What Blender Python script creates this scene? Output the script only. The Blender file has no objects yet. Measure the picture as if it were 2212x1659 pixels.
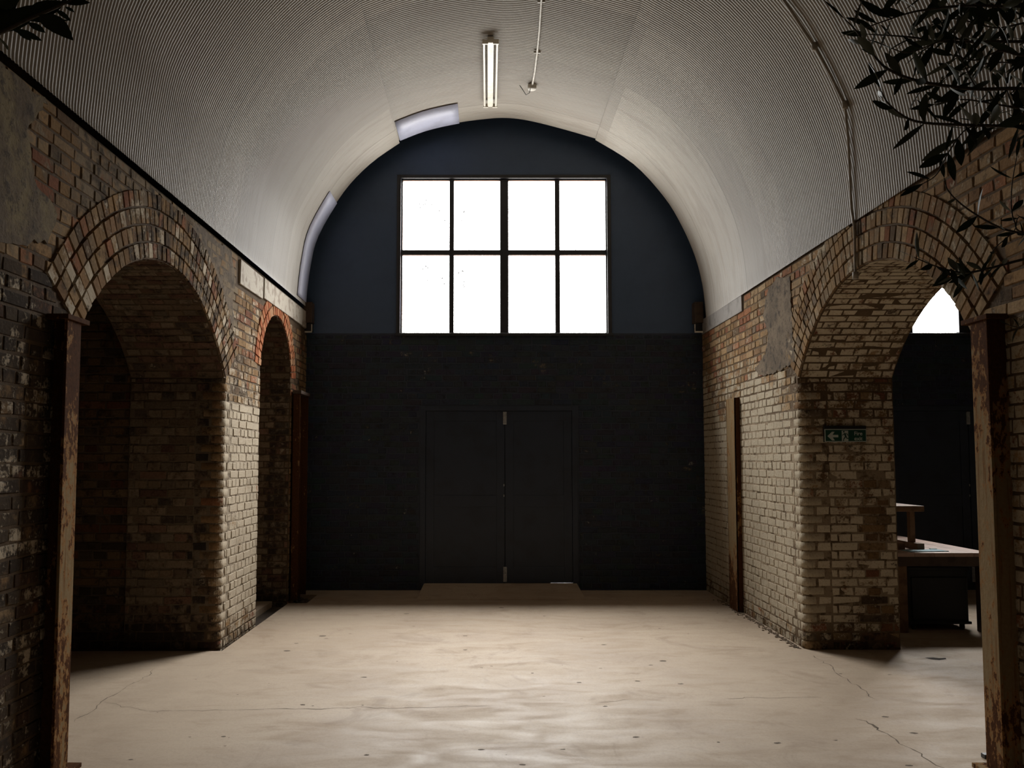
import bpy, bmesh, math, random
from mathutils import Vector, Matrix
R = random.Random(7)
C = bpy.context.scene.collection
sc = bpy.context.scene
PI = math.pi

# ------------------------------------------------------------------ camera model
W, HP = 2212., 1659.
F, PX, PY, HC = 1850., 1055., 871., 1.6
TH = math.atan((993 - 871) / F)
cT, sT = math.cos(TH), math.sin(TH)
def ray(u, v):
    x = (u - PX) / F; y = -(v - PY) / F
    return Vector((x, cT - y * sT, sT + y * cT))
ORI = Vector((0, 0, HC))
def onY(u, v, Y): d = ray(u, v); return ORI + d * (Y / d.y)
def onX(u, v, X): d = ray(u, v); return ORI + d * (X / d.x)
def onZ(u, v, Z): d = ray(u, v); return ORI + d * ((Z - HC) / d.z)

cam = bpy.data.cameras.new('camera'); co = bpy.data.objects.new('camera', cam); C.objects.link(co)
cam.sensor_width = 36; cam.lens = F / W * 36
cam.shift_x = (W / 2 - PX) / W; cam.shift_y = (PY - HP / 2) / W
cam.clip_start = .05
co.location = ORI; co.rotation_euler = (PI / 2 + TH, 0, 0)
sc.camera = co

# ------------------------------------------------------------------ node helpers
def mat(name):
    m = bpy.data.materials.new(name); m.use_nodes = True
    nt = m.node_tree
    return m, nt, nt.nodes['Principled BSDF']
class N:
    """small node-tree writer"""
    def __init__(s, nt): s.nt = nt
    def n(s, t, **k):
        x = s.nt.nodes.new(t)
        for a, b in k.items(): setattr(x, a, b)
        return x
    def put(s, sock, v):
        if hasattr(v, 'is_output'): s.nt.links.new(v, sock)
        elif v is not None:
            try: sock.default_value = v
            except Exception: sock.default_value = (*v, 1) if len(v) == 3 else v
    def pos(s):
        return s.n('ShaderNodeTexCoord').outputs['Object']
    def scl(s, v, sc_):
        m = s.n('ShaderNodeMapping'); s.put(m.inputs['Vector'], v); m.inputs['Scale'].default_value = sc_
        return m.outputs[0]
    def noise(s, v, scale, det=4, rough=.55, dist=0.):
        x = s.n('ShaderNodeTexNoise'); s.put(x.inputs['Vector'], v)
        x.inputs['Scale'].default_value = scale; x.inputs['Detail'].default_value = det
        x.inputs['Roughness'].default_value = rough; x.inputs['Distortion'].default_value = dist
        return x.outputs[0]
    def mth(s, op, a, b=None, clamp=False):
        x = s.n('ShaderNodeMath', operation=op, use_clamp=clamp); s.put(x.inputs[0], a)
        if b is not None: s.put(x.inputs[1], b)
        return x.outputs[0]
    def ramp(s, v, lo, hi, a=0., b=1.):
        x = s.n('ShaderNodeMapRange', interpolation_type='SMOOTHSTEP'); s.put(x.inputs[0], v)
        for i, q in enumerate((lo, hi, a, b)): x.inputs[1 + i].default_value = q
        return x.outputs[0]
    def mix(s, f, a, b, mode='MIX'):
        x = s.n('ShaderNodeMix', data_type='RGBA', blend_type=mode)
        s.put(x.inputs[0], f); s.put(x.inputs[6], a); s.put(x.inputs[7], b)
        return x.outputs[2]
    def bump(s, h, strength, dist, normal=None):
        x = s.n('ShaderNodeBump'); s.put(x.inputs['Height'], h)
        x.inputs['Strength'].default_value = strength; x.inputs['Distance'].default_value = dist
        if normal is not None: s.put(x.inputs['Normal'], normal)
        return x.outputs[0]
def col4(c): return (c[0], c[1], c[2], 1)

def simple(name, c, rough=.6, metal=0., var=.25, scale=8., c2=None, lo=.45, hi=.7, bump=.0):
    m, nt, b = mat(name); g = N(nt); p = g.pos()
    n1 = g.noise(p, scale, 6)
    c2 = c2 or tuple(x * (1 - var * 1.4) for x in c)
    k = g.mix(g.ramp(n1, lo, hi), col4(c), col4(c2))
    k = g.mix(.25, k, g.mix(g.noise(p, scale * 6, 3), col4(tuple(x * .7 for x in c)), col4(tuple(min(1, x * 1.25) for x in c))))
    g.put(b.inputs['Base Color'], k)
    b.inputs['Roughness'].default_value = rough; b.inputs['Metallic'].default_value = metal
    if bump: g.put(b.inputs['Normal'], g.bump(g.noise(p, scale * 4, 5), bump, .01))
    return m

def brick_material(name, paint, soot_c=(.021, .017, .014), cement=(.20, .155, .105), rough=.95, bmp=.6, spec=.03):
    m, nt, b = mat(name); g = N(nt); p = g.pos()
    A = g.n('ShaderNodeAttribute', attribute_name='bcol').outputs['Color']
    M = g.n('ShaderNodeAttribute', attribute_name='bmask').outputs['Color']
    sp = g.n('ShaderNodeSeparateColor'); g.put(sp.inputs[0], M)
    wash, soot, cem = sp.outputs
    nl = g.noise(p, 2.6, 5, .6); nm = g.noise(p, 13, 6, .65); nf = g.noise(p, 55, 4, .6)
    base = g.mix(nf, g.mix(1., A, (.55, .51, .46, 1), 'MULTIPLY'), g.mix(1., A, (1.3, 1.24, 1.12, 1), 'MULTIPLY'))
    base = g.mix(g.ramp(nm, .48, .72), base, g.mix(1., base, (.45, .42, .4, 1), 'MULTIPLY'))
    def mask(a, n1, n2, w, sharp):
        n = g.mth('ADD', g.mth('MULTIPLY', n1, .5), g.mth('MULTIPLY', n2, .5))
        v = g.mth('ADD', a, g.mth('MULTIPLY', g.mth('SUBTRACT', n, .5), w))
        return g.ramp(v, .5 - sharp, .5 + sharp)
    cm = mask(cem, nl, nm, 3.0, .22)
    base = g.mix(cm, base, g.mix(nm, col4(tuple(x * .65 for x in cement)), col4(tuple(x * 1.25 for x in cement))))
    nl2 = g.noise(g.scl(p, (1.3, 1.3, .8)), 3.7, 6, .65)
    sm = g.mth('MULTIPLY', mask(soot, nl2, nm, 3.4, .25), .88)
    base = g.mix(sm, base, g.mix(nf, col4(soot_c), col4(tuple(x * 2.2 for x in soot_c))))
    nw = g.mth('ADD', g.mth('MULTIPLY', nl, .45), g.mth('MULTIPLY', g.noise(p, 6., 5, .65), .55))
    wm = mask(wash, nw, g.mth('ADD', g.mth('MULTIPLY', nm, .6), g.mth('MULTIPLY', nf, .4)), 3.8, .13)
    pc = g.mix(nl, col4(tuple(x * .72 for x in paint)), col4(tuple(x * 1.1 for x in paint)))
    pc = g.mix(g.ramp(nf, .5, .8), pc, col4((paint[0] * .6, paint[1] * .5, paint[2] * .4)))
    base = g.mix(wm, base, pc)
    g.put(b.inputs['Base Color'], base); b.inputs['Roughness'].default_value = rough
    b.inputs['Specular IOR Level'].default_value = spec
    h = g.mth('ADD', g.mth('MULTIPLY', nm, .6), g.mth('MULTIPLY', nf, .4))
    h = g.mth('ADD', h, g.mth('MULTIPLY', wm, .12))
    g.put(b.inputs['Normal'], g.bump(h, bmp, .012))
    return m

# ------------------------------------------------------------------ mesh helpers
class MB:
    def __init__(s):
        s.v = []; s.f = []; s.m = []; s.c = []; s.k = []; s.sm = []
    def face(s, pts, mi=0, col=(.2, .2, .2), msk=(0, 0, 0), smooth=False):
        i = len(s.v); s.v += [tuple(p) for p in pts]
        s.f.append(tuple(range(i, i + len(pts)))); s.m.append(mi); s.c.append(col); s.k.append(msk); s.sm.append(smooth)
    def mesh(s, V, Fs, mi=0, col=(.2, .2, .2), msk=(0, 0, 0), smooth=False):
        o = len(s.v); s.v += [tuple(p) for p in V]
        for f in Fs:
            s.f.append(tuple(o + i for i in f)); s.m.append(mi); s.c.append(col); s.k.append(msk); s.sm.append(smooth)
    def box(s, a, b, mi=0, ch=0., rot=None, org=None, jit=0.):
        bm = bmesh.new(); bmesh.ops.create_cube(bm, size=1)
        a = Vector(a); b = Vector(b)
        for v in bm.verts:
            v.co = Vector((a[i] + (v.co[i] + .5) * (b[i] - a[i]) for i in range(3)))
            if jit: v.co += Vector((R.uniform(-jit, jit) for _ in range(3)))
        if ch: bmesh.ops.bevel(bm, geom=bm.edges[:], offset=ch, segments=2, affect='EDGES', profile=.6)
        if rot is not None:
            o = Vector(org) if org is not None else (a + b) / 2
            for v in bm.verts: v.co = o + rot @ (v.co - o)
        bm.verts.index_update()
        s.mesh([v.co for v in bm.verts], [[v.index for v in f.verts] for f in bm.faces], mi)
        bm.free()
    def tube(s, pts, rad, seg=8, mi=0, smooth=True, cap=True):
        pts = [Vector(p) for p in pts]
        rr = rad if isinstance(rad, (list, tuple)) else [rad] * len(pts)
        V = []; Fs = []
        up = Vector((0, 0, 1))
        for i, p in enumerate(pts):
            d = (pts[min(i + 1, len(pts) - 1)] - pts[max(i - 1, 0)]).normalized()
            x = d.cross(up)
            if x.length < .05: x = d.cross(Vector((1, 0, 0)))
            x.normalize(); y = d.cross(x)
            for k in range(seg):
                a = 2 * PI * k / seg
                V.append(p + (x * math.cos(a) + y * math.sin(a)) * rr[i])
        for i in range(len(pts) - 1):
            for k in range(seg):
                k2 = (k + 1) % seg
                Fs.append((i * seg + k, i * seg + k2, (i + 1) * seg + k2, (i + 1) * seg + k))
        s.mesh(V, Fs, mi, smooth=smooth)
        if cap:
            s.face(V[:seg][::-1], mi); s.face(V[-seg:], mi)
    def prism(s, poly, axis_from, axis_to, mi=0):
        """poly: list of 3D points on one side, extruded by vector"""
        d = Vector(axis_to) - Vector(axis_from); n = len(poly)
        A = [Vector(p) for p in poly]; B = [p + d for p in A]
        Fs = [tuple(range(n))[::-1], tuple(range(n, 2 * n))] + [(i, (i + 1) % n, n + (i + 1) % n, n + i) for i in range(n)]
        s.mesh(A + B, Fs, mi)
    def lathe(s, prof, c, seg=24, mi=0):
        V = []; Fs = []
        for r, z in prof:
            for k in range(seg):
                a = 2 * PI * k / seg; V.append((c[0] + r * math.cos(a), c[1] + r * math.sin(a), c[2] + z))
        for i in range(len(prof) - 1):
            for k in range(seg):
                k2 = (k + 1) % seg
                Fs.append((i * seg + k, i * seg + k2, (i + 1) * seg + k2, (i + 1) * seg + k))
        s.mesh(V, Fs, mi, smooth=True)
    def build(s, name, mats, parent=None, attrs=False, fixn=False):
        me = bpy.data.meshes.new(name); me.from_pydata(s.v, [], s.f)
        for m_ in (mats if isinstance(mats, (list, tuple)) else [mats]): me.materials.append(m_)
        me.polygons.foreach_set('material_index', s.m)
        me.polygons.foreach_set('use_smooth', s.sm)
        if attrs:
            for nm, src in (('bcol', s.c), ('bmask', s.k)):
                at = me.color_attributes.new(nm, 'FLOAT_COLOR', 'CORNER')
                buf = []
                for f, q in zip(s.f, src):
                    buf += [q[0], q[1], q[2], 1.] * len(f)
                at.data.foreach_set('color', buf)
        me.update()
        if fixn:
            bm = bmesh.new(); bm.from_mesh(me); bmesh.ops.recalc_face_normals(bm, faces=bm.faces[:]); bm.to_mesh(me); bm.free()
        o = bpy.data.objects.new(name, me); C.objects.link(o)
        if parent is not None: o.parent = parent
        return o
def empty(name, loc):
    o = bpy.data.objects.new(name, None); C.objects.link(o); o.location = loc
    o.empty_display_size = .1
    return o
def child(o, root):
    """parent o (built in world coordinates) to an Empty at root.location"""
    o.parent = root; o.matrix_parent_inverse = Matrix.Translation(-root.location)
    return o
def tag(o, label, cat, group=None):
    o['label'] = label; o['category'] = cat
    if group: o['group'] = group
    return o
def struct(o): o['kind'] = 'structure'; return o

# ------------------------------------------------------------------ materials
PAINT = (.44, .375, .285)
M_brick = brick_material('old_brick_wash', PAINT)
M_brickr = brick_material('right_brick_wash', (.43, .37, .275))
M_reveal_lit = brick_material('brightened_reveal_wash', (.57, .50, .38))  # right wall wash made paler, standing in for light the jamb lacks
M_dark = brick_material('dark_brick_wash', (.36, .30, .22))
M_black = brick_material('black_painted_brick', (.30, .29, .27), soot_c=(.010, .011, .013), rough=.55, bmp=.4, spec=.3)
M_mort = simple('dirty_mortar', (.085, .058, .036), .95, c2=(.035, .024, .016), scale=9, bump=.5)
M_mortl = simple('pale_mortar', (.20, .155, .105), .95, c2=(.07, .048, .03), scale=7, bump=.5)
def painted_mortar(name, base, dark, paint, ya, yb, zc):
    m, nt, b = mat(name); g = N(nt); p = g.pos(); x = g.n('ShaderNodeSeparateXYZ'); g.put(x.inputs[0], p)
    n1 = g.noise(p, 7, 5, .6); n2 = g.noise(p, 30, 4, .6); n3 = g.noise(p, 1.8, 3)
    k = g.mix(n1, col4(dark), col4(base))
    zone = g.mth('MULTIPLY', g.ramp(x.outputs[1], ya - .05, ya + .1), g.ramp(x.outputs[1], yb - .1, yb + .1, 1., 0.))
    zone = g.mth('MULTIPLY', zone, g.ramp(g.mth('ADD', x.outputs[2], n3), zc + .3, zc + .9, 1., 0.))
    zone = g.mth('MULTIPLY', zone, g.ramp(g.mth('ADD', x.outputs[2], g.mth('MULTIPLY', n3, .3)), .2, .5))
    zone = g.mth('MULTIPLY', zone, g.ramp(g.mth('ADD', g.mth('MULTIPLY', n2, .5), g.mth('MULTIPLY', n1, .5)), .40, .53))
    g.put(b.inputs['Base Color'], g.mix(g.mth('MULTIPLY', zone, .92), k, col4(paint)))
    b.inputs['Roughness'].default_value = .95; b.inputs['Specular IOR Level'].default_value = .1
    g.put(b.inputs['Normal'], g.bump(n2, .6, .01))
    return m
M_mort_l = painted_mortar('left_wall_mortar', (.12, .082, .05), (.05, .034, .021), (.30, .25, .185), 7.34, 8.5, 2.1)
M_mort_r = painted_mortar('right_wall_mortar', (.14, .095, .055), (.06, .04, .024), (.30, .235, .16), 7.3, 11., 1.9)
M_blackm = simple('black_mortar', (.020, .028, .048), .6, scale=9)
M_navy = simple('navy_painted_board', (.047, .079, .145), .5, c2=(.040, .068, .126), scale=3)
M_door = simple('black_painted_door', (.018, .027, .047), .45, scale=4)
M_frame = simple('black_window_frame', (.022, .022, .026), .5, scale=12)
M_rust = simple('rusty_frame_edge', (.20, .075, .025), .8, scale=25, c2=(.05, .02, .012))
M_stone = simple('padstone_concrete', (.42, .37, .30), .9, c2=(.22, .17, .125), scale=9, lo=.5, hi=.62, bump=.4)
M_greystone = simple('grey_padstone', (.24, .22, .20), .9, c2=(.12, .105, .095), scale=7, bump=.4)
def plaster_material(name, a, b_, c):
    m, nt, b = mat(name); g = N(nt); p = g.pos()
    n1 = g.noise(p, 4, 7, .7); n2 = g.noise(p, 14, 6, .7); n3 = g.noise(p, 50, 3)
    k = g.mix(g.ramp(n1, .38, .6), col4(a), col4(b_)); k = g.mix(g.ramp(n2, .5, .66), k, col4(c))
    k = g.mix(g.ramp(n3, .6, .75), k, g.mix(1., k, (.4, .36, .33, 1), 'MULTIPLY'))
    g.put(b.inputs['Base Color'], k); b.inputs['Roughness'].default_value = .95; b.inputs['Specular IOR Level'].default_value = .1
    g.put(b.inputs['Normal'], g.bump(g.mth('ADD', n1, n2), .6, .012))
    return m
M_plast = plaster_material('grey_plaster', (.165, .125, .085), (.105, .08, .056), (.055, .043, .033))
M_ochre = plaster_material('ochre_plaster', (.19, .15, .085), (.12, .092, .065), (.07, .055, .042))
M_dirt = simple('gutter_dirt', (.075, .055, .04), 1., c2=(.025, .018, .014), scale=22, bump=1.)
M_rub = simple('brick_crumbs', (.17, .125, .085), 1., c2=(.07, .05, .035), scale=20)
M_wood = simple('bench_timber', (.20, .11, .055), .7, c2=(.09, .045, .022), scale=14, bump=.3)
M_top = simple('table_top_boards', (.44, .31, .25), .5, c2=(.28, .19, .15), scale=6, bump=.2)
M_tdark = simple('dark_table_timber', (.065, .04, .026), .65, c2=(.03, .018, .012), scale=12)
M_cab = simple('black_cabinet', (.006, .0065, .008), .6, scale=8)
M_blue = simple('blue_cloth', (.24, .36, .40), .8, scale=14)
M_steel = simple('zinc_bolt', (.42, .43, .44), .4, .6, scale=30)
M_white = simple('white_enamel', (.62, .58, .50), .35, scale=10, c2=(.45, .40, .32))
M_tube = simple('glass_tube', (.78, .75, .68), .15, scale=5, var=.08)
M_cond2 = simple('grey_conduit', (.30, .26, .21), .7, scale=20, c2=(.18, .15, .115))
M_cond = simple('painted_conduit', (.52, .49, .44), .5, scale=20, c2=(.30, .26, .22))
M_green = simple('sign_green', (.004, .055, .035), .45, scale=9)
M_signw = simple('sign_white', (.48, .53, .50), .5, scale=9, var=.1)
M_black2 = simple('black_plastic', (.012, .012, .013), .4, scale=9)
M_cable = simple('grey_cable', (.35, .38, .42), .5, scale=9)
M_pot = simple('terracotta_pot', (.28, .12, .07), .85, scale=8)
M_soil = simple('pot_soil', (.03, .02, .013), 1., scale=30)
M_bark = simple('olive_bark', (.085, .068, .05), .9, scale=40, bump=.5)
M_crack = simple('crack_shadow_dirt', (.15, .112, .08), 1., scale=60)
M_spot = simple('floor_dirt_spot', (.12, .09, .065), 1., scale=60)
M_lilac = simple('lilac_sheet', (.43, .44, .56), .5, scale=4, var=.15)

def steel_flaking(name, bias, grad=.0, low=.0):
    m, nt, b = mat(name); g = N(nt); p = g.pos()
    n1 = g.mth('ADD', g.mth('MULTIPLY', g.noise(g.scl(p, (1, 1, .35)), 7, 6, .7), .6), g.mth('MULTIPLY', g.noise(g.scl(p, (1, 1, .6)), 28, 5, .7), .4)); n2 = g.noise(p, 60, 4)
    x = g.n('ShaderNodeSeparateXYZ'); g.put(x.inputs[0], p); n1 = g.mth('ADD', n1, g.ramp(x.outputs[2], 1.3, 2.3, 0., grad)); n1 = g.mth('ADD', n1, g.ramp(x.outputs[2], .2, .9, low, 0.))
    stk = g.noise(g.scl(p, (14, 14, .8)), 2., 4, .6)
    cream = g.mix(n2, (.165, .112, .056, 1), (.25, .18, .10, 1)); cream = g.mix(g.ramp(stk, .5, .72), cream, (.14, .066, .024, 1))
    rust = g.mix(n2, (.022, .012, .008, 1), (.11, .045, .018, 1))
    edge = g.mix(g.ramp(n1, bias - .05, bias), cream, (.24, .12, .045, 1))
    g.put(b.inputs['Base Color'], g.mix(g.ramp(n1, bias - .005, bias + .02), edge, rust))
    b.inputs['Roughness'].default_value = .9; b.inputs['Specular IOR Level'].default_value = .03
    g.put(b.inputs['Normal'], g.bump(n1, .5, .01))
    return m
M_col = steel_flaking('flaking_cream_steel', .545, .12, .07)
M_cream = steel_flaking('cream_steel', .572, .14, .08)
M_chan = steel_flaking('channel_steel', .60, 0., .14)
M_cold = steel_flaking('mostly_rust_steel', .40)

def leaf_material():
    m, nt, b = mat('olive_leaf'); g = N(nt)
    geo = g.n('ShaderNodeNewGeometry')
    n = g.noise(g.pos(), 30, 2)
    top = g.mix(n, (.018, .030, .016, 1), (.045, .065, .032, 1))
    g.put(b.inputs['Base Color'], g.mix(geo.outputs['Backfacing'], top, (.10, .115, .085, 1)))
    b.inputs['Roughness'].default_value = .62; b.inputs['Specular IOR Level'].default_value = .25
    return m
M_leaf = leaf_material()

def vault_material():
    m, nt, b = mat('corrugated_sheet'); g = N(nt); p = g.pos()
    x = g.n('ShaderNodeSeparateXYZ'); g.put(x.inputs[0], p)
    st = g.noise(g.scl(p, (.5, 2.5, .5)), 3., 5, .6); st2 = g.noise(g.scl(p, (.25, 14, .25)), 2., 4, .7)
    wn = g.n('ShaderNodeTexWhiteNoise', noise_dimensions='2D')
    cb = g.n('ShaderNodeCombineXYZ')
    g.put(cb.inputs[0], g.mth('FLOOR', g.mth('DIVIDE', x.outputs[1], .62)))
    g.put(cb.inputs[1], g.mth('FLOOR', g.mth('DIVIDE', g.mth('ADD', x.outputs[0], 11.27), 2.54)))
    g.put(wn.inputs['Vector'], cb.outputs[0])
    base = g.mix(wn.outputs[0], (.215, .186, .15, 1), (.305, .27, .222, 1))
    base = g.mix(g.mth('MULTIPLY', g.ramp(st, .46, .68), .6), base, (.20, .162, .125, 1))
    base = g.mix(g.mth('MULTIPLY', g.ramp(st2, .52, .7), .30), base, (.15, .122, .098, 1))
    ft = g.noise(p, 26, 2); base = g.mix(g.ramp(ft, .76, .80), base, (.12, .09, .07, 1))
    ph = g.mth('COSINE', g.mth('MULTIPLY', x.outputs[1], 2 * PI / .032))
    base = g.mix(g.ramp(ph, -.2, 1., .0, .26), base, g.mix(1., base, (.45, .42, .39, 1), 'MULTIPLY'))
    # dark seam where one sheet laps the next
    fr = g.mth('FRACT', g.mth('DIVIDE', x.outputs[1], .62))
    seam = g.mth('MULTIPLY', g.ramp(fr, 0., .02, 1., 0.), g.ramp(wn.outputs[0], .45, .6))
    base = g.mix(g.mth('MULTIPLY', seam, .8), base, (.10, .075, .055, 1))
    g.put(b.inputs['Base Color'], base); b.inputs['Roughness'].default_value = .55
    return m
M_vault = vault_material()

def floor_material():
    m, nt, b = mat('worn_concrete'); g = N(nt); p = g.pos()
    n1 = g.noise(p, .8, 6, .6, .4); n2 = g.noise(g.scl(p, (.8, 2.2, 1)), 2.6, 7, .65, .6); n3 = g.noise(p, 26, 5, .6); n4 = g.noise(p, 110, 2)
    base = g.mix(g.ramp(n1, .35, .7), (.425, .335, .245, 1), (.35, .268, .193, 1))
    base = g.mix(g.mth('MULTIPLY', g.ramp(n2, .5, .78), .55), base, (.27, .195, .13, 1))
    base = g.mix(g.mth('MULTIPLY', g.ramp(n2, .22, .42, 1., 0.), .3), base, (.45, .375, .295, 1))
    base = g.mix(g.mth('MULTIPLY', g.ramp(n3, .5, .7), .18), base, (.25, .19, .14, 1))
    n5 = g.noise(p, 1.7, 8, .7, 1.2); n6 = g.noise(p, 60, 4, .7)
    base = g.mix(g.mth('MULTIPLY', g.ramp(n5, .52, .68), .5), base, (.235, .165, .11, 1))
    base = g.mix(g.mth('MULTIPLY', g.ramp(n6, .45, .7), .25), base, (.22, .165, .12, 1))
    base = g.mix(g.mth('MULTIPLY', g.ramp(n4, .72, .76), .5), base, (.16, .12, .09, 1))
    g.put(b.inputs['Base Color'], base)
    g.put(b.inputs['Roughness'], g.ramp(n2, .3, .7, .55, .8)); b.inputs['Specular IOR Level'].default_value = .3
    g.put(b.inputs['Normal'], g.bump(g.mth('ADD', n3, g.mth('MULTIPLY', n2, 2.)), .25, .004))
    return m
M_floor = floor_material()

def pane_material():
    """clear old glass: straight transmission, a weak reflection, a few grubby marks"""
    m, nt, b = mat('window_glass'); g = N(nt); p = g.pos()
    nt.nodes.remove(b); out = nt.nodes['Material Output']
    tr = g.n('ShaderNodeBsdfTransparent'); tr.inputs[0].default_value = (.94, .95, .96, 1)
    gl = g.n('ShaderNodeBsdfGlossy'); gl.inputs['Roughness'].default_value = .05
    df = g.n('ShaderNodeBsdfDiffuse'); df.inputs[0].default_value = (.34, .38, .36, 1)
    m1 = g.n('ShaderNodeMixShader'); m1.inputs[0].default_value = .04
    nt.links.new(tr.outputs[0], m1.inputs[1]); nt.links.new(gl.outputs[0], m1.inputs[2])
    at = g.n('ShaderNodeAttribute', attribute_name='bmask').outputs['Color']
    s = g.n('ShaderNodeSeparateColor'); g.put(s.inputs[0], at)
    k = g.mth('MULTIPLY', g.mth('MULTIPLY', s.outputs[0], g.ramp(g.noise(p, 34, 5, .7), .52, .56)), .985)
    m2 = g.n('ShaderNodeMixShader'); g.put(m2.inputs[0], k)
    nt.links.new(m1.outputs[0], m2.inputs[1]); nt.links.new(df.outputs[0], m2.inputs[2])
    nt.links.new(m2.outputs[0], out.inputs['Surface'])
    return m
M_glass = pane_material()
M_blockpane = simple('light_block_pane', (.012, .013, .015), .4, scale=6)  # added on unseen panes of the right bay to cut its window light

# ------------------------------------------------------------------ layout
D = 10.65                       # back wall
XL, XR = -2.28, 2.68            # wall faces
TK = .80                        # wall thickness
TL, TR = 3.458, 3.345             # springing of the sheet vault
BAY = 5.765
Y0 = -3.6                       # rear of the arch
ARCH = dict(c=6.03, hw=1.32, R=1.62, top=2.985, round=True)
SARCH = dict(c=9.165, hw=.662, R=.664, top=3.14)
def arch_z(a, y): return a['top'] - a['R'] + math.sqrt(max(0, a['R'] ** 2 - (y - a['c']) ** 2))
def arch_profile(a, n=28):
    """points (y, z) from the far springing over the crown to the near springing"""
    t0 = math.asin(min(1, a['hw'] / a['R'])); zc = a['top'] - a['R']
    return [(a['c'] + a['R'] * math.sin(t0 - 2 * t0 * i / n), zc + a['R'] * math.cos(t0 - 2 * t0 * i / n)) for i in range(n + 1)]

# brick colours (linear)
STOCK = [(.24, .16, .09), (.27, .19, .115), (.215, .14, .08), (.28, .205, .13), (.22, .16, .105), (.20, .13, .08)]
RED = [(.225, .11, .065), (.25, .13, .08), (.19, .09, .06)]
DARKB = [(.12, .085, .06), (.14, .11, .085), (.10, .075, .055)]
def pick(pr=.14, pd=.1):
    r = R.random()
    c = R.choice(RED) if r < pr else R.choice(DARKB) if r < pr + pd else R.choice(STOCK)
    k = R.uniform(.82, 1.18); return tuple(q * k for q in c)

CH, MJ = .0755, .008           # course height and joint
def bricks(mb, P, s0, s1, t0, t1, colf, skip=None, lim=None, mi=1, bond='english', relief=(.002, .008), jit=.0045, phase=0):
    """lay bricks on a surface P(s, t, n); colf(s, t) -> (rgb, mask)"""
    n = int(round((t1 - t0) / CH + .499))
    for i in range(n):
        a = t0 + i * CH; b = min(a + CH, t1)
        if b - a < .03: continue
        hdr = (bond == 'english' and (i + phase) % 2 == 1) or bond == 'header'
        w = .1175 if hdr else .235
        s = s0 - (.059 if hdr else 0) - (R.uniform(0, .02)) - (.1175 if (bond == 'stretch' and i % 2) else 0)
        L0, L1 = (s0, s1) if lim is None else lim(.5 * (a + b))
        while s < s1:
            e = s + w * R.uniform(.96, 1.04)
            p, q = max(s, L0), min(e, L1, s1)
            if q - p > .035 and not (skip and skip(p, q, a, b)):
                j = lambda: R.uniform(-jit, jit)
                h = MJ / 2
                c, k = colf(.5 * (p + q), .5 * (a + b))
                z = R.uniform(*relief); ch = .006
                out = [(p + h + j(), a + h + j()), (q - h + j(), a + h + j()), (q - h + j(), b - h + j()), (p + h + j(), b - h + j())]
                cs, ct = (p + q) / 2, (a + b) / 2
                inn = [(x + (ch if x < cs else -ch), y + (ch if y < ct else -ch)) for x, y in out]
                V = [P(x, y, -.003) for x, y in out] + [P(x, y, z + R.uniform(-.0015, .0015)) for x, y in inn]
                mb.mesh(V, [(4, 5, 6, 7), (0, 1, 5, 4), (1, 2, 6, 5), (2, 3, 7, 6), (3, 0, 4, 7)], mi, c, k)
            s = e
def rings(mb, P, a, nr, colf, mi=1, ztop=99, rel=.014, thick=.1125, step=.078):
    """voussoir rings round an arch on the plane P(y, z, n)"""
    t0 = math.asin(min(1, a['hw'] / a['R'])); zc = a['top'] - a['R']
    for r in range(nr):
        ri = a['R'] + r * thick; n = int(2 * t0 * (ri + .05) / step)
        for i in range(n):
            A = -t0 + 2 * t0 * i / n; B = -t0 + 2 * t0 * (i + 1) / n
            g = .0045 / ri
            rr0, rr1 = ri + .004, ri + thick - .005
            pts = [(rr0, A + g), (rr0, B - g), (rr1, B - g), (rr1, A + g)]
            if zc + ri * math.cos((A + B) / 2) > ztop - .03: continue
            j = lambda: R.uniform(-.003, .003)
            yz = [(a['c'] + q * math.sin(t) + j(), min(ztop - .004, zc + q * math.cos(t) + j())) for q, t in pts]
            m_ = (sum(p[0] for p in yz) / 4, sum(p[1] for p in yz) / 4)
            inn = [(p[0] + (m_[0] - p[0]) * .09, p[1] + (m_[1] - p[1]) * .09) for p in yz]
            c, k = colf(*m_)
            z = rel + R.uniform(-.003, .003)
            V = [P(x, y, -.003) for x, y in yz] + [P(x, y, z + R.uniform(-.002, .002)) for x, y in inn]
            mb.mesh(V, [(4, 5, 6, 7), (0, 1, 5, 4), (1, 2, 6, 5), (2, 3, 7, 6), (3, 0, 4, 7)], mi, c, k)

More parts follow.
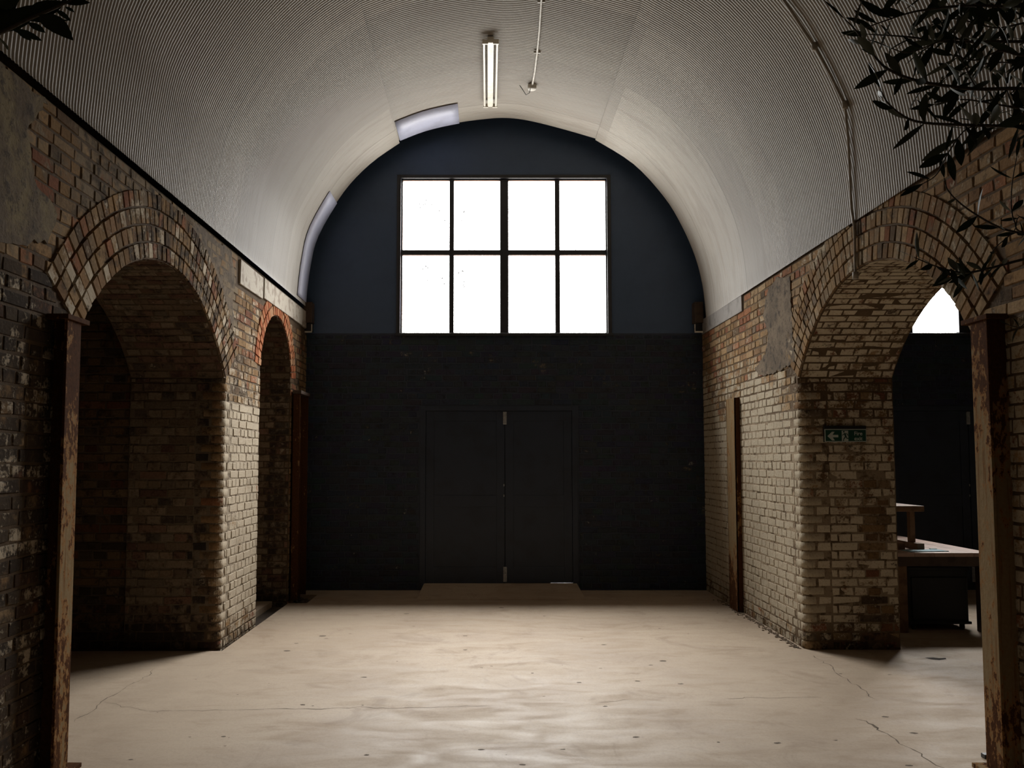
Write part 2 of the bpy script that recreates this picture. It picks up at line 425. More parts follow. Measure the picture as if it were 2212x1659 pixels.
QR = .065
def quoins(mb, xa, nx, yj, z0, n, colf, colj, mi=1, mj=1):
    for i in range(n):
        l1, l2 = (.115, .23) if i % 2 else (.23, .115)
        a, b = z0 + i * CH + .005 + R.uniform(-.003, .003), z0 + (i + 1) * CH - .005 + R.uniform(-.003, .003)
        n_ = R.uniform(.003, .006); cx, cy = xa - nx * QR, yj + QR
        prof = [(xa, yj + l1 - .005, nx, 0), (xa, yj + QR, nx, 0)]
        for k in range(1, 6):
            t = PI / 2 * k / 6; prof.append((cx + nx * QR * math.cos(t), cy - QR * math.sin(t), nx * math.cos(t), -math.sin(t)))
        prof += [(cx, yj, 0, -1), (xa - nx * (l2 - .005), yj, 0, -1)]
        V = []
        for q, (x, y, ux, uy) in enumerate(prof):
            w = -.002 if q in (0, len(prof) - 1) else n_
            V += [(x - ux * .003, y - uy * .003, a - .001), (x + ux * w, y + uy * w, a + .005), (x + ux * w, y + uy * w, b - .005), (x - ux * .003, y - uy * .003, b + .001)]
        c, k1 = colf(yj + .1, (a + b) / 2); _, k2 = colj(.1, (a + b) / 2, 0)
        for q in range(len(prof) - 1):
            o = q * 4; t = q / (len(prof) - 2); k = tuple(k1[j] * (1 - t) + k2[j] * t for j in range(3))
            i0 = len(mb.v)
            mb.mesh([V[o + j] for j in range(8)], [(0, 4, 5, 1), (1, 5, 6, 2), (2, 6, 7, 3)], mi, c, k, smooth=True)
def wall_body(mb, xa, xb, ya, yb, ztop, archs, zb=-.08, mi=0):
    """solid wall between the planes xa and xb, pierced by arched openings (walls run along y)"""
    archs = sorted(archs, key=lambda a: a['c'])
    def panel(x):
        y = ya; y2 = ya; zq = zb
        for a in archs:
            l, r = a['c'] - a['hw'], a['c'] + a['hw']
            mb.face([(x, y2, zb), (x, l, zb), (x, l, zq), (x, y2, zq)], mi); mb.face([(x, y, zq), (x, l, zq), (x, l, ztop), (x, y, ztop)], mi)
            pr = arch_profile(a)[::-1]
            for (p, q), (p2, q2) in zip(pr, pr[1:]):
                mb.face([(x, p, q), (x, p2, q2), (x, p2, ztop), (x, p, ztop)], mi)
            y = r; y2 = r; zq = zb
            if x == xa and a.get('round'): y2, zq = r + QR * .7, arch_profile(a)[0][1]
        mb.face([(x, y2, zb), (x, yb, zb), (x, yb, zq), (x, y2, zq)], mi); mb.face([(x, y, zq), (x, yb, zq), (x, yb, ztop), (x, y, ztop)], mi)
    panel(xa); panel(xb)
    for a in archs:
        l, r = a['c'] - a['hw'], a['c'] + a['hw']
        pr = [(r, zb)] + arch_profile(a) + [(l, zb)]
        for (p, q), (p2, q2) in zip(pr, pr[1:]):
            if a.get('round') and p == p2 == r:
                xc = xa + math.copysign(QR * .7, xb - xa)
                mb.face([(xc, p, q), (xb, p, q), (xb, p2, q2), (xc, p2, q2)], mi)
                mb.face([(xc, p, q), (xa, r + QR * .7, q), (xa, r + QR * .7, q2), (xc, p, q2)], mi)
                mb.face([(xc, r, q2), (xa, r + QR * .7, q2), (xa, r, q2)], mi)
            else: mb.face([(xa, p, q), (xb, p, q), (xb, p2, q2), (xa, p2, q2)], mi)
    mb.face([(xa, ya, ztop), (xb, ya, ztop), (xb, yb, ztop), (xa, yb, ztop)], mi)
    for y in (ya, yb): mb.face([(xa, y, zb), (xb, y, zb), (xb, y, ztop), (xa, y, ztop)], mi)

def soffit(mb, a, xfront, xback, colf, mi=1, relief=(.002, .008)):
    """brick lining of an opening: far jamb, intrados, near jamb as one developed strip"""
    zs = arch_profile(a)[0][1]; t0 = math.asin(min(1, a['hw'] / a['R'])); La = 2 * t0 * a['R']
    zc = a['top'] - a['R']; zb = -.08; h = zs - zb
    sg = 1 if xback > xfront else -1
    def P(s, t, n):
        x = xfront + sg * s
        if t < h: return (x, a['c'] + a['hw'] - n, zb + t)
        if t < h + La:
            g = t0 - (t - h) / a['R']; q = a['R'] - n
            return (x, a['c'] + q * math.sin(g), zc + q * math.cos(g))
        return (x, a['c'] - a['hw'] + n, zs - (t - h - La))
    lim = None
    if a.get('round'):
        nq = int(h / CH); lim = lambda t: ((.115 if int(t / CH) % 2 == 0 else .23) if t < nq * CH else .004, 99)
    bricks(mb, P, .004, abs(xback - xfront), .0, h, lambda s, t: colf(s, zb + t, 0), mi=mi, lim=lim, relief=relief)
    bricks(mb, P, .004, abs(xback - xfront), h, h + La, lambda s, t: colf(s, P(s, t, 0)[2], 1), mi=mi, bond='english', relief=relief)
    return P

# ------------------------------------------------------------------ left wall
def clampv(x): return max(0., min(1., x))
def col_left(y, z):
    near = y < 4.7
    c = pick(.12, .12); wash = .0; soot = .05; cem = .1
    if near:
        if z < 2.55: wash, soot, cem, = .27 + (.16 if R.random() < .25 else 0), .80, .2; c = pick(.15, .35)
        else: wash, soot, cem = .12, .22, .36
        if z > 3.0: soot = .15
    else:
        dist = math.hypot((y - 6.03), z - 1.37) - 1.62
        if 7.2 < y < 8.6 and z < 2.75: wash = clampv(.85 - max(0, z - 2.2) * .9); soot = .02
        if 7.2 < y < 8.6 and 2.1 < z < 2.6: wash, soot = .42, .32
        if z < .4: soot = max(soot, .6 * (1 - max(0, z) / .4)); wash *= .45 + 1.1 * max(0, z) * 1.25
        if z > 2.55 and dist > .4 and y < 7.6: cem, soot = .62, .2
        elif z > 2.55: wash = .35; c = pick(.35, .05)
        if y > 9.75: wash = .2; soot = .25; c = pick(.2, .1)
        if dist < .9 and y < 7.0: soot = max(soot, .33)
    return c, (wash, soot, cem)
def col_left_ring(y, z):
    c = pick(.14, .1)
    w = .62 if R.random() < (.30 if z < 2.75 else .10) else .26
    if y < 5.35: return c, (w, .22, .25)
    return c, (w, .50, .34)
def col_small_ring(y, z): return R.choice([(.34, .14, .075), (.40, .19, .11), (.36, .21, .13), (.30, .11, .06)]), (.12, .04, .0)
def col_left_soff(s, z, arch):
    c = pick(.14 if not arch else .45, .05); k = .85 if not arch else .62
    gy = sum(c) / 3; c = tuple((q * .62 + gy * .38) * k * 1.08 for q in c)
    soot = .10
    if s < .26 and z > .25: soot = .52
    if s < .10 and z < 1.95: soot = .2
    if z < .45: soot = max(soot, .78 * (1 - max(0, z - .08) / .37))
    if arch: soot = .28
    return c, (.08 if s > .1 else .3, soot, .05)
mb = MB()
wall_body(mb, XL, XL - TK, Y0, D + .3, TL, [ARCH, SARCH])
PLw = lambda y, z, n: (XL + n, y, z)
def in_ring(a, y, z, w):
    zc = a['top'] - a['R']
    return math.hypot(y - a['c'], z - zc) < a['R'] + w and abs(math.atan2(y - a['c'], z - zc)) < math.asin(min(1, a['hw'] / a['R'])) + .015
def skipL(p, q, a, b):
    m, z = (p + q) / 2, (a + b) / 2
    if 4.7 < m < 7.36 and z < 2.3: return True
    if 8.5 < m < 9.83 and z < 2.45: return True
    if in_ring(ARCH, m, z, .41): return True
    if in_ring(SARCH, m, z, .18): return True
    if z > 3.18 and m > 7.66: return True
    return False
def seg_bricks(mb, P, spans, z0, z1, colf, skip, **k):
    for s0, s1 in spans: bricks(mb, P, s0, s1, z0, z1, colf, skip, **k)
zs = arch_profile(ARCH)[0][1]
ncs = int((zs + .08) / CH)                           # whole courses under the springing
zsp = -.08 + ncs * CH
YJ = ARCH['c'] + ARCH['hw']
qlim = lambda t: (YJ + (.23 if int((t + .08) / CH) % 2 == 0 else .115), 99)
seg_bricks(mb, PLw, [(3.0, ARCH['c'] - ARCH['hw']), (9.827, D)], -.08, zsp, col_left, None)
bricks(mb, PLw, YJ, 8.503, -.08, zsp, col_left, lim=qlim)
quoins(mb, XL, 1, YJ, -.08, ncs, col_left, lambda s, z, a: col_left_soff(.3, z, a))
seg_bricks(mb, PLw, [(3.0, 8.503), (9.827, D)], zsp, 2.484, col_left, skipL, phase=ncs)
bricks(mb, PLw, 3.0, D, 2.484 , TL, col_left, skipL)
rings(mb, PLw, ARCH, 4, col_left_ring, ztop=TL)
rings(mb, PLw, SARCH, 2, col_small_ring, ztop=3.4, rel=.012)
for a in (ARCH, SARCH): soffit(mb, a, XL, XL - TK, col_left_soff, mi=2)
wall_left = struct(mb.build('wall_left', [M_mort_l, M_brick, M_dark], attrs=True))

# padstones along the top of the left wall, and the grey one on the right
def slab_on_wall(name, x0, x1, y0, y1, z0, z1, m, parent):
    b = MB(); b.box((min(x0, x1), y0, z0), (max(x0, x1), y1, z1), 0, .006, jit=.004)
    o = b.build(name, m); o.parent = parent; return o
slab_on_wall('padstone', XL - .1, XL + .022, 7.72, 8.50, 3.205, 3.425, M_stone, wall_left)
slab_on_wall('padstone', XL - .1, XL + .024, 8.56, 10.62, 3.225, 3.430, M_stone, wall_left)

def plaster(name, P, outline, parent, m, n0=-.002, n1=.017):
    """skim of plaster with a ragged edge; outline in wall coordinates"""
    pts = []
    k = len(outline)
    for i in range(k):
        a, b = outline[i], outline[(i + 1) % k]
        L = math.hypot(b[0] - a[0], b[1] - a[1]); nn = max(2, int(L / .04))
        for q in range(nn):
            t = q / nn; w = .016
            pts.append((a[0] + (b[0] - a[0]) * t + R.uniform(-w, w), a[1] + (b[1] - a[1]) * t + R.uniform(-w, w)))
    b = MB()
    A = [P(x, y, n0) for x, y in pts]; B = [P(x, y, n1) for x, y in pts]
    from mathutils.geometry import tessellate_polygon
    n = len(A); b.mesh(B, tessellate_polygon([[Vector((x, y, 0)) for x, y in pts]]), 0)
    for i in range(n): b.face([A[i], A[(i + 1) % n], B[(i + 1) % n], B[i]], 0)
    o = b.build(name, m, fixn=True); o.parent = parent
    return o
plaster('plaster_patch', PLw, [(5.75, 3.435), (6.15, 3.40), (6.6, 3.30), (6.95, 3.12), (7.2, 2.92), (7.45, 2.66), (7.62, 2.72), (7.55, 3.0), (7.6, 3.2), (7.5, 3.435)], wall_left, M_plast, n1=.0062)
plaster('plaster_patch', PLw, [(3.4, 3.44), (3.4, 2.66), (3.95, 2.6), (4.35, 2.72), (4.45, 2.9), (4.2, 3.0), (4.12, 3.2), (4.22, 3.35), (4.3, 3.44)], wall_left, M_ochre, n1=.011)

# wall of the next bay, flush with the far jamb, and the shell that closes that bay
mb = MB()
def PB(x, z, n): return (XL - TK - x, ARCH['c'] + ARCH['hw'] + .02 - n, z)
mb.box((-6.2, 7.37, -.08), (XL - TK, 7.67, 4.4), 0)
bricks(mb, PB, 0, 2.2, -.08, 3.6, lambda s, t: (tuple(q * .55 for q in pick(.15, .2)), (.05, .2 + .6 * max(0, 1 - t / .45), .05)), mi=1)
struct(mb.build('wall_side', [M_mort, M_dark], attrs=True))
mb = MB()
mb.box((-6.5, Y0, -.08), (-6.2, 7.67, 6.3)); mb.box((-6.5, 7.4, 4.4), (-3.09, 7.67, 6.3)); mb.box((-6.5, Y0 - .3, -.08), (XL - TK, Y0, 6.3)); mb.box((-6.5, Y0 - .3, 4.4), (XL - TK + .05, 7.67, 4.6))
mb.box((-3.4, 7.67, -.08), (-3.09, D + .3, 6.3))
struct(mb.build('wall_outer', M_mort))
mb = MB(); mb.box((-6.5, Y0 - .3, 6.3), (8.85, D + .3, 6.5)); struct(mb.build('roof', M_mort))

# ------------------------------------------------------------------ right wall
def col_right(y, z):
    c = tuple(q * 1.15 for q in pick(.14, .05)); wash = .0; soot = .02; cem = .05
    if y > 7.2:
        lim = 2.25 + .25 * math.sin(y * 3.1)
        if z < lim: wash = clampv(.92 - max(0, z - 1.7) * .35)
        elif z > 3.0: c = pick(.35, .02); wash = .18
        elif z < 2.62: wash = .45; soot = .12
        else: wash = .28; cem = .2
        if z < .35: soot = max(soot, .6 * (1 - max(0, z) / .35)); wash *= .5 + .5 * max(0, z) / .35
    else:
        wash, soot, cem = .30, .10, .16
        if z < 2.3: wash, soot = .56, .36
    return c, (wash, soot, cem)
def col_right_ring(y, z): return pick(.06, .04), (.26, .16, .38)
def col_right_soff(s, z, arch):
    c = tuple(q * .85 for q in pick(.2, .1))
    wash = .68; soot = .03
    if arch: wash, soot = .62, .02
    elif 1.95 < z < 2.45: wash, soot = .44, .08
    elif z > 1.6: wash = .54
    if .58 < s < .70 and z < 1.5: wash = .2
    if s < .3 and .3 < z < 1.3: wash = .8
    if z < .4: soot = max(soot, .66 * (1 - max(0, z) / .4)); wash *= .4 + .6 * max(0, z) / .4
    return c, (wash, soot, .1)
mb = MB()
wall_body(mb, XR, XR + TK, Y0, D + .3, TR, [ARCH])
PRw = lambda y, z, n: (XR - n, y, z)
def skipR(p, q, a, b):
    m, z = (p + q) / 2, (a + b) / 2
    if in_ring(ARCH, m, z, .41): return True
    return z > 3.14 and m > 8.9
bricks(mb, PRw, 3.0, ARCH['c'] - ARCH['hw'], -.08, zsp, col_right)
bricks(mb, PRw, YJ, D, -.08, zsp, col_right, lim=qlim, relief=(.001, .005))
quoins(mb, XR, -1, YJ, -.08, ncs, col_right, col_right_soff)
bricks(mb, PRw, 3.0, D, zsp, TR, col_right, skipR, phase=ncs)
rings(mb, PRw, ARCH, 4, col_right_ring, ztop=TR)
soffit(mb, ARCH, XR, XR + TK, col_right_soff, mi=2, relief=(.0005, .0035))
wall_right = struct(mb.build('wall_right', [M_mort_r, M_brickr, M_reveal_lit], attrs=True))
slab_on_wall('padstone', XR - .022, XR + .1, 8.92, 10.60, 3.155, 3.335, M_greystone, wall_right)
plaster('plaster_patch', PRw, [(7.5, 3.22), (7.45, 2.75), (7.42, 2.45), (7.75, 2.42), (8.25, 2.40), (8.55, 2.5), (8.2, 2.62), (8.1, 2.8), (8.25, 3.0), (8.1, 3.2), (7.85, 3.28)], wall_right, M_plast, n1=.014)

# ------------------------------------------------------------------ sheet vaults
LEFTP = [(-2.300, 3.492), (-2.298, 3.62), (-2.255, 4.02), (-2.156, 4.428), (-1.841, 4.976), (-1.504, 5.347), (-1.130, 5.620)]
TOPP = [(-1.20, 5.632), (-.80, 5.79), (-.371, 5.889), (.0, 5.938), (.206, 5.949), (.45, 5.925), (.743, 5.858), (1.08, 5.765), (1.40, 5.668)]
RIGHTP = [(1.36, 5.662), (1.845, 5.347), (2.227, 4.922), (2.444, 4.553), (2.608, 4.156), (2.695, 3.79), (2.729, 3.45), (2.732, 3.28)]
DV = D - .30                    # the sheets stop short of the back wall
_k = DV / D
LEFTP, TOPP, RIGHTP = [[(x * _k, HC + (z - HC) * _k) for x, z in P] for P in (LEFTP, TOPP, RIGHTP)]
LEFTP[0] = (LEFTP[0][0], 3.472); RIGHTP[-1] = (RIGHTP[-1][0], 3.325)
def smooth_poly(P, n):
    out = []
    for i in range(len(P) - 1):
        p0, p1, p2, p3 = P[max(i - 1, 0)], P[i], P[i + 1], P[min(i + 2, len(P) - 1)]
        for q in range(n):
            t = q / n
            out.append(tuple(.5 * ((2 * p1[k]) + (-p0[k] + p2[k]) * t + (2 * p0[k] - 5 * p1[k] + 4 * p2[k] - p3[k]) * t * t + (-p0[k] + 3 * p1[k] - 3 * p2[k] + p3[k]) * t ** 3) for k in (0, 1)))
    return out + [P[-1]]
STRIPS = [smooth_poly(p, 4) for p in (LEFTP, TOPP, RIGHTP)]
def vault(name, dx, y0, y1, pitch, amp, spw, mats):
    mb = MB()
    for P in STRIPS:
        nrm = []
        for i in range(len(P)):
            a, b = P[max(i - 1, 0)], P[min(i + 1, len(P) - 1)]
            d = Vector((b[0] - a[0], b[1] - a[1])).normalized(); nrm.append((-d.y, d.x))
        ny = int((y1 - y0) / pitch * spw); V = []; Fs = []
        for j in range(ny + 1):
            y = y0 + (y1 - y0) * j / ny; o = amp * math.cos(2 * PI * y / pitch) if amp else 0
            for (x, z), (nx, nz) in zip(P, nrm): V.append((x + nx * o + dx, y, z + nz * o))
        k = len(P)
        for j in range(ny):
            for i in range(k - 1): Fs.append((j * k + i, j * k + i + 1, (j + 1) * k + i + 1, (j + 1) * k + i))
        mb.mesh(V, Fs, 0, smooth=True)
    return struct(mb.build(name, mats))
ceil = vault('ceiling', 0, 2.2, DV, (.032), .0031, 6, M_vault)
vault('ceiling', 0, Y0 - .02, 2.24, .5, 0, 1, M_vault)
vault('ceiling', BAY, Y0 - .02, DV, .5, 0, 1, M_vault)
def added_shade_arch(dx, depth=.55):
    # unseen barrel added past the infill wall, keeping high sky off the window
    mb = MB(); P = [(x + (.12 if x > .2 else -.12), z) if z < 4.6 else (x * 1.05, z + .22) for st in (STRIPS[0], STRIPS[1][2:-2], STRIPS[2]) for x, z in st[::2]]
    P = [(P[0][0], -.08)] + P + [(P[-1][0], -.08)]
    c = (.2, 3.4)
    O = [(P[0][0] - .35, -.08)] + [(c[0] + (x - c[0]) * 1.14, c[1] + (z - c[1]) * 1.14) for x, z in P[1:-1]] + [(P[-1][0] + .35, -.08)]
    y0, y1 = D + .10, D + .3 + depth
    for (a, b), (p, q) in zip(zip(P, P[1:]), zip(O, O[1:])):
        mb.face([(a[0] + dx, y0, a[1]), (b[0] + dx, y0, b[1]), (b[0] + dx, y1, b[1]), (a[0] + dx, y1, a[1])])
        mb.face([(a[0] + dx, y1, a[1]), (b[0] + dx, y1, b[1]), (q[0] + dx, y1, q[1]), (p[0] + dx, y1, p[1])])
        mb.face([(p[0] + dx, y0, p[1]), (q[0] + dx, y0, q[1]), (q[0] + dx, y1, q[1]), (p[0] + dx, y1, p[1])])
    return struct(mb.build('wall_outer', M_mort))
added_shade_arch(0); added_shade_arch(BAY)
def sheet(P, y0, y1):
    mb = MB(); V = []; Fs = []; off = .010
    for j in range(2):
        for i in range(len(P)):
            a, b = P[max(i - 1, 0)], P[min(i + 1, len(P) - 1)]
            d = Vector((b[0] - a[0], b[1] - a[1])).normalized()
            V.append((P[i][0] + d.y * off, (y0, y1)[j], P[i][1] - d.x * off))
    k = len(P)
    for i in range(k - 1): Fs.append((i, i + 1, k + i + 1, k + i))
    mb.mesh(V, Fs, 0, smooth=True)
    o = mb.build('lapped_sheet', M_lilac); o.parent = ceil
    m = o.modifiers.new('thickness', 'SOLIDIFY'); m.thickness = .003; m.offset = 0
    o['label'] = 'lilac end sheet'
sheet([p for p in STRIPS[0] if p[1] < 4.87 and p[1] > 3.5], 9.88, DV + .012)
sheet([p for p in STRIPS[1] if -1.13 < p[0] < -.35], 9.77, DV + .012)

# ------------------------------------------------------------------ back wall, windows, doors
WX0, WX1, WZ0, WZ1 = -1.105, 1.497, 3.180, 5.158
DX0, DX1, DZ0, DZ1 = -.848, 1.109, .0, 2.267
def back_wall(name, dx, xa, xb):
    mb = MB(); y0, y1 = D, D + .11
    def bx(x0, x1, z0, z1, mi): mb.box((x0 + dx, y0, z0), (x1 + dx, y1, z1), mi)
    bx(xa, WX0, WZ0, 6.3, 2); bx(WX1, xb, WZ0, 6.3, 2); bx(WX0, WX1, WZ1, 6.3, 2)
    bx(xa, xb, DZ1, WZ0, 0); bx(xa, DX0, -.08, DZ1, 0); bx(DX1, xb, -.08, DZ1, 0)
    P = lambda x, z, n: (x + dx, D - n, z)
    cf = lambda s, t: (tuple(q * R.uniform(.8, 1.25) for q in (.023, .033, .055)), (.02 + (.16 if R.random() < .05 else 0), .0, .0))
    bricks(mb, P, xa + .4, xb - .4, DZ1 + .01, WZ0 - .02, cf, mi=1, relief=(.002, .006))
    bricks(mb, P, xa + .4, DX0 - .012, -.06, DZ1 + .01, cf, mi=1, relief=(.002, .006))
    bricks(mb, P, DX1 + .012, xb - .4, -.06, DZ1 + .01, cf, mi=1, relief=(.002, .006))
    return struct(mb.build(name, [M_blackm, M_black, M_navy], attrs=True))
back_wall('wall_back', 0, -3.1, 3.08)
back_wall('wall_back', BAY, 3.08 - BAY, 3.1)

VX = [(-1.105, -1.090), (-.494, -.436), (.148, .249), (.842, .903), (1.482, 1.497)]   # frame members across
def window(name, dx):
    e = empty(name, (.2 + dx, D, WZ0)); struct(e)
    mb = MB(); y0, y1 = D + .02, D + .085
    for i, (a, b) in enumerate(VX): mb.box((a + dx, y0, WZ0), (b + dx, y1, WZ1), 0, .004)
    zt, zm0, zm1, zb = 5.146, 4.185, 4.243, 3.192
    for a, b in ((zt, WZ1), (zm0, zm1), (WZ0, zb)): mb.box((WX0 + dx, y0 + .003, a), (WX1 + dx, y1 - .003, b), 0, .003)
    # outer casing standing a little proud of the boards
    for x0, x1, z0, z1 in ((WX0 - .05, WX0, WZ0 - .03, WZ1 + .045), (WX1, WX1 + .05, WZ0 - .03, WZ1 + .045), (WX0, WX1, WZ1, WZ1 + .045)):
        mb.box((x0 + dx, D - .018, z0), (x1 + dx, D + .03, z1), 0, .004)
    child(mb.build('window_frame', M_frame), e)
    sl = MB(); sl.box((WX0 - .06 + dx, D - .035, WZ0 - .035), (WX1 + .06 + dx, D + .03, WZ0), 0, .006); child(sl.build('window_sill', M_frame), e)
    for r, (z0, z1) in enumerate(((zb, zm0), (zm1, zt))):
        for i in range(4):
            x0, x1 = VX[i][1] + dx, VX[i + 1][0] + dx
            gl = MB(); n = 12
            for a in range(n):
                for b in range(n):
                    X0 = x0 + (x1 - x0) * a / n; X1 = x0 + (x1 - x0) * (a + 1) / n; Z0 = z0 + (z1 - z0) * b / n; Z1 = z0 + (z1 - z0) * (b + 1) / n
                    k = 0
                    if dx == 0:
                        fx, fz = a / (n - 1), b / (n - 1)
                        if i == 0 and abs(fz - (.80 if r == 0 else .62) + (fx - .6) * .3) < .1 and .35 < fx < .95: k = 1.
                        if i == 1 and .02 < fx < .22 and (.62 < fz < .9 if r == 0 else .42 < fz < .58): k = 1.
                    gl.face([(X0, D + .05, Z0), (X1, D + .05, Z0), (X1, D + .05, Z1), (X0, D + .05, Z1)], 0, msk=(k, 0, 0))
            o = child(gl.build('pane', M_blockpane if dx and (i > 1 or r == 1) else M_glass, attrs=True), e)
            if dx and (i > 1 or r == 1): o['label'] = 'unseen pane blacked out to dim the bay'
            rs = MB()                                   # rusty putty line round the pane
            w = .006
            rs.box((x0, D + .03, z1 - w), (x1, D + .06, z1)); rs.box((x0, D + .03, z0), (x1, D + .06, z0 + w * .8))
            if i in (0, 2): rs.box((x0, D + .03, z0), (x0 + w, D + .06, z1))
            child(rs.build('glazing_bead', M_rust), e)
    return e
window('window_1', 0); window('window_2', BAY)

def door(name, dx):
    e = empty(name, (.13 + dx, D, .084)); struct(e)
    f = MB(); y0 = D - .012; xm_ = .205
    f.box((DX0 + dx, y0, 0), (DX0 + .07 + dx, D + .1, DZ1), 0, .004); f.box((DX1 - .07 + dx, y0, 0), (DX1 + dx, D + .1, DZ1), 0, .004)
    f.box((DX0 + .07 + dx, y0, DZ1 - .06), (DX1 - .07 + dx, D + .1, DZ1), 0, .004)
    f.box((DX0 + dx, D + .02, 0), (DX1 + dx, D + .11, .082), 0)
    f.box((DX0 + .05 + dx, D + .058, .08), (xm_ + dx, D + .1, DZ1 - .02), 0); f.box((xm_ + dx, D + .058, .08), (DX1 - (.05 if dx else .34) + dx, D + .1, DZ1 - .02), 0)
    if not dx: f.box((DX1 - .34, D + .058, .089), (DX1 - .05, D + .1, DZ1 - .02), 0)
    child(f.build('door_frame', M_door), e)
    xm = .205
    for k, (a, b) in enumerate(((DX0 + .073, xm - .004), (xm + .004, DX1 - .073))):
        l = MB(); zb = .0835 if k == 0 or dx else .0895
        l.box((a + dx, D + .01, zb), (b + dx, D + .055, DZ1 - .063), 0, .003)
        # rails and stiles raised on the leaf
        for x0, x1, z0, z1 in ((a, a + .1, zb, DZ1 - .063), (b - .1, b, zb, DZ1 - .063), (a + .1, b - .1, zb, zb + .2), (a + .1, b - .1, 1.02, 1.16), (a + .1, b - .1, DZ1 - .18, DZ1 - .063)):
            l.box((x0 + dx, D + .002, z0), (x1 + dx, D + .012, z1), 0, .002)
        leaf = child(l.build('door_leaf', M_door), e)
        if k == 0:
            for z0, z1 in ((2.037, 2.195), (.10, .285)):
                q = MB(); q.box((xm - .022 + dx, D - .010, z0), (xm + .022 + dx, D + .003, z1), 0, .003)
                q.tube([(xm + dx, D - .014, z0 + .02), (xm + dx, D - .014, z1 - .02)], .009)
                q.box((xm - .012 + dx, D - .03, (z0 + z1) / 2 - .008), (xm + .012 + dx, D - .01, (z0 + z1) / 2 + .008), 0, .003)
                o = child(q.build('bolt', M_steel), e); o['label'] = 'pale zinc flush bolt'
            for z in (1.285, 1.155):
                q = MB(); q.box((xm - .018 + dx, D - .006, z - .014), (xm - .006 + dx, D + .004, z + .014), 0, .002)
                child(q.build('keyhole_plate', M_steel), e)
    return e
door('door_1', 0); door('door_2', BAY)
mb = MB()
z0 = .084
for dx in (0, ):
    a = [(-.823, 9.93, -.0), (1.115, 9.93, -.0), (1.115, D + .02, -.0), (-.823, D + .02, 0)]
    top = [(-.79, D - .06, z0), (1.085, D - .06, z0), (1.085, D + .02, z0), (-.79, D + .02, z0)]
    f0 = [(-.823, 9.93, .004), (1.115, 9.93, .004)]
    mb.face([f0[0], f0[1], top[1], top[0]]); mb.face(top)
    mb.face([f0[1], a[2], top[2], top[1]]); mb.face([a[3], f0[0], top[0], top[3]])
    mb.face([a[0], a[1], f0[1], f0[0]])
tag(mb.build('concrete_ramp', M_floor, fixn=True), 'low concrete ramp sloping up to the black double doors', 'ramp')

# shell of the right-hand bay and the rear end
mb = MB(); x8 = XL - .0 + 2 * BAY - TK + .2
mb.box((8.45, Y0 - .3, -.08), (8.85, D + .3, 6.3))
struct(mb.build('wall_right_bay', M_mortl))
mb = MB()
mb.box((-3.1, Y0 - .3, -.08), (8.85, Y0, 6.3))
struct(mb.build('wall_rear', M_mortl))

# ------------------------------------------------------------------ floor
mb = MB()
def slab(x0, x1, y0, y1): mb.box((x0, y0, -.075), (x1, y1, 0), 0)
slab(-2.235, 8.6, Y0 - .4, 9.70); slab(-2.03, 8.6, 9.70, 10.30); slab(-2.235, 8.6, 10.30, D + .3)
slab(-6.4, -2.235, Y0 - .4, 7.30); slab(-3.15, -2.45, 8.45, 9.9)
floor = struct(mb.build('floor', M_floor))
mb = MB(); mb.box((-7, Y0 - .4, -.3), (9, D + .4, -.065)); o = mb.build('gutter_bed', M_dirt); o.parent = floor
def crack(pts, w, name='crack', m=None):
    mb = MB(); P = []
    for i in range(len(pts) - 1):
        a, b = onZ(*pts[i], 0), onZ(*pts[i + 1], 0); n = max(3, int((b - a).length / .05))
        for q in range(n):
            t = q / n; p = a.lerp(b, t)
            P.append((p.x + R.uniform(-.018, .018), p.y + R.uniform(-.018, .018)))
    P.append(tuple(onZ(*pts[-1], 0))[:2])
    prev = None
    for i, p in enumerate(P):
        q = P[min(i + 1, len(P) - 1)]; r = P[max(i - 1, 0)]
        d = Vector((q[0] - r[0], q[1] - r[1])); d = d.normalized() if d.length else Vector((1, 0))
        ww = w * R.uniform(.12, .85) * (.3 if i in (0, len(P) - 1) else 1)
        cur = [(p[0] - d.y * ww, p[1] + d.x * ww, .0006), (p[0] + d.y * ww, p[1] - d.x * ww, .0006)]
        if prev: mb.face([prev[0], prev[1], cur[1], cur[0]])
        prev = cur
    o = mb.build(name, m or M_crack, fixn=False); o.parent = floor
    if o.data.polygons and o.data.polygons[0].normal.z < 0: o.data.flip_normals()
crack([(320, 1536), (370, 1535)], .006); crack([(370, 1535), (570, 1533)], .003); crack([(575, 1533), (690, 1531), (770, 1528)], .007); crack([(770, 1528), (860, 1530), (1060, 1525)], .004)
crack([(1280, 1517), (1360, 1512)], .003); crack([(1565, 1508), (1650, 1507), (1775, 1507)], .004)
crack([(1755, 1415), (1795, 1440), (1805, 1455), (1850, 1480), (1890, 1510)], .006)
crack([(1850, 1553), (1880, 1562), (1900, 1578), (1960, 1615), (2040, 1659)], .007); crack([(1872, 1562), (1897, 1575)], .022)
crack([(335, 1446), (320, 1460), (260, 1492), (210, 1525), (160, 1560)], .006); crack([(220, 1517), (280, 1528), (320, 1536)], .003)
crack([(500, 1448), (640, 1449)], .0025)
mb = MB()
for _ in range(70):
    p = onZ(R.uniform(180, 2080), 1285 + 370 * R.random() ** 1.2, 0)
    if p.x < -2.2 or p.y > 9.8 or (p.x > 2.6 and p.y > 7.3): continue
    r = R.uniform(.006, .022); n = 7
    mb.face([(p.x + r * R.uniform(.5, 1.4) * math.cos(2 * PI * i / n), p.y + r * .7 * R.uniform(.5, 1.2) * math.sin(2 * PI * i / n), .0008) for i in range(n)])
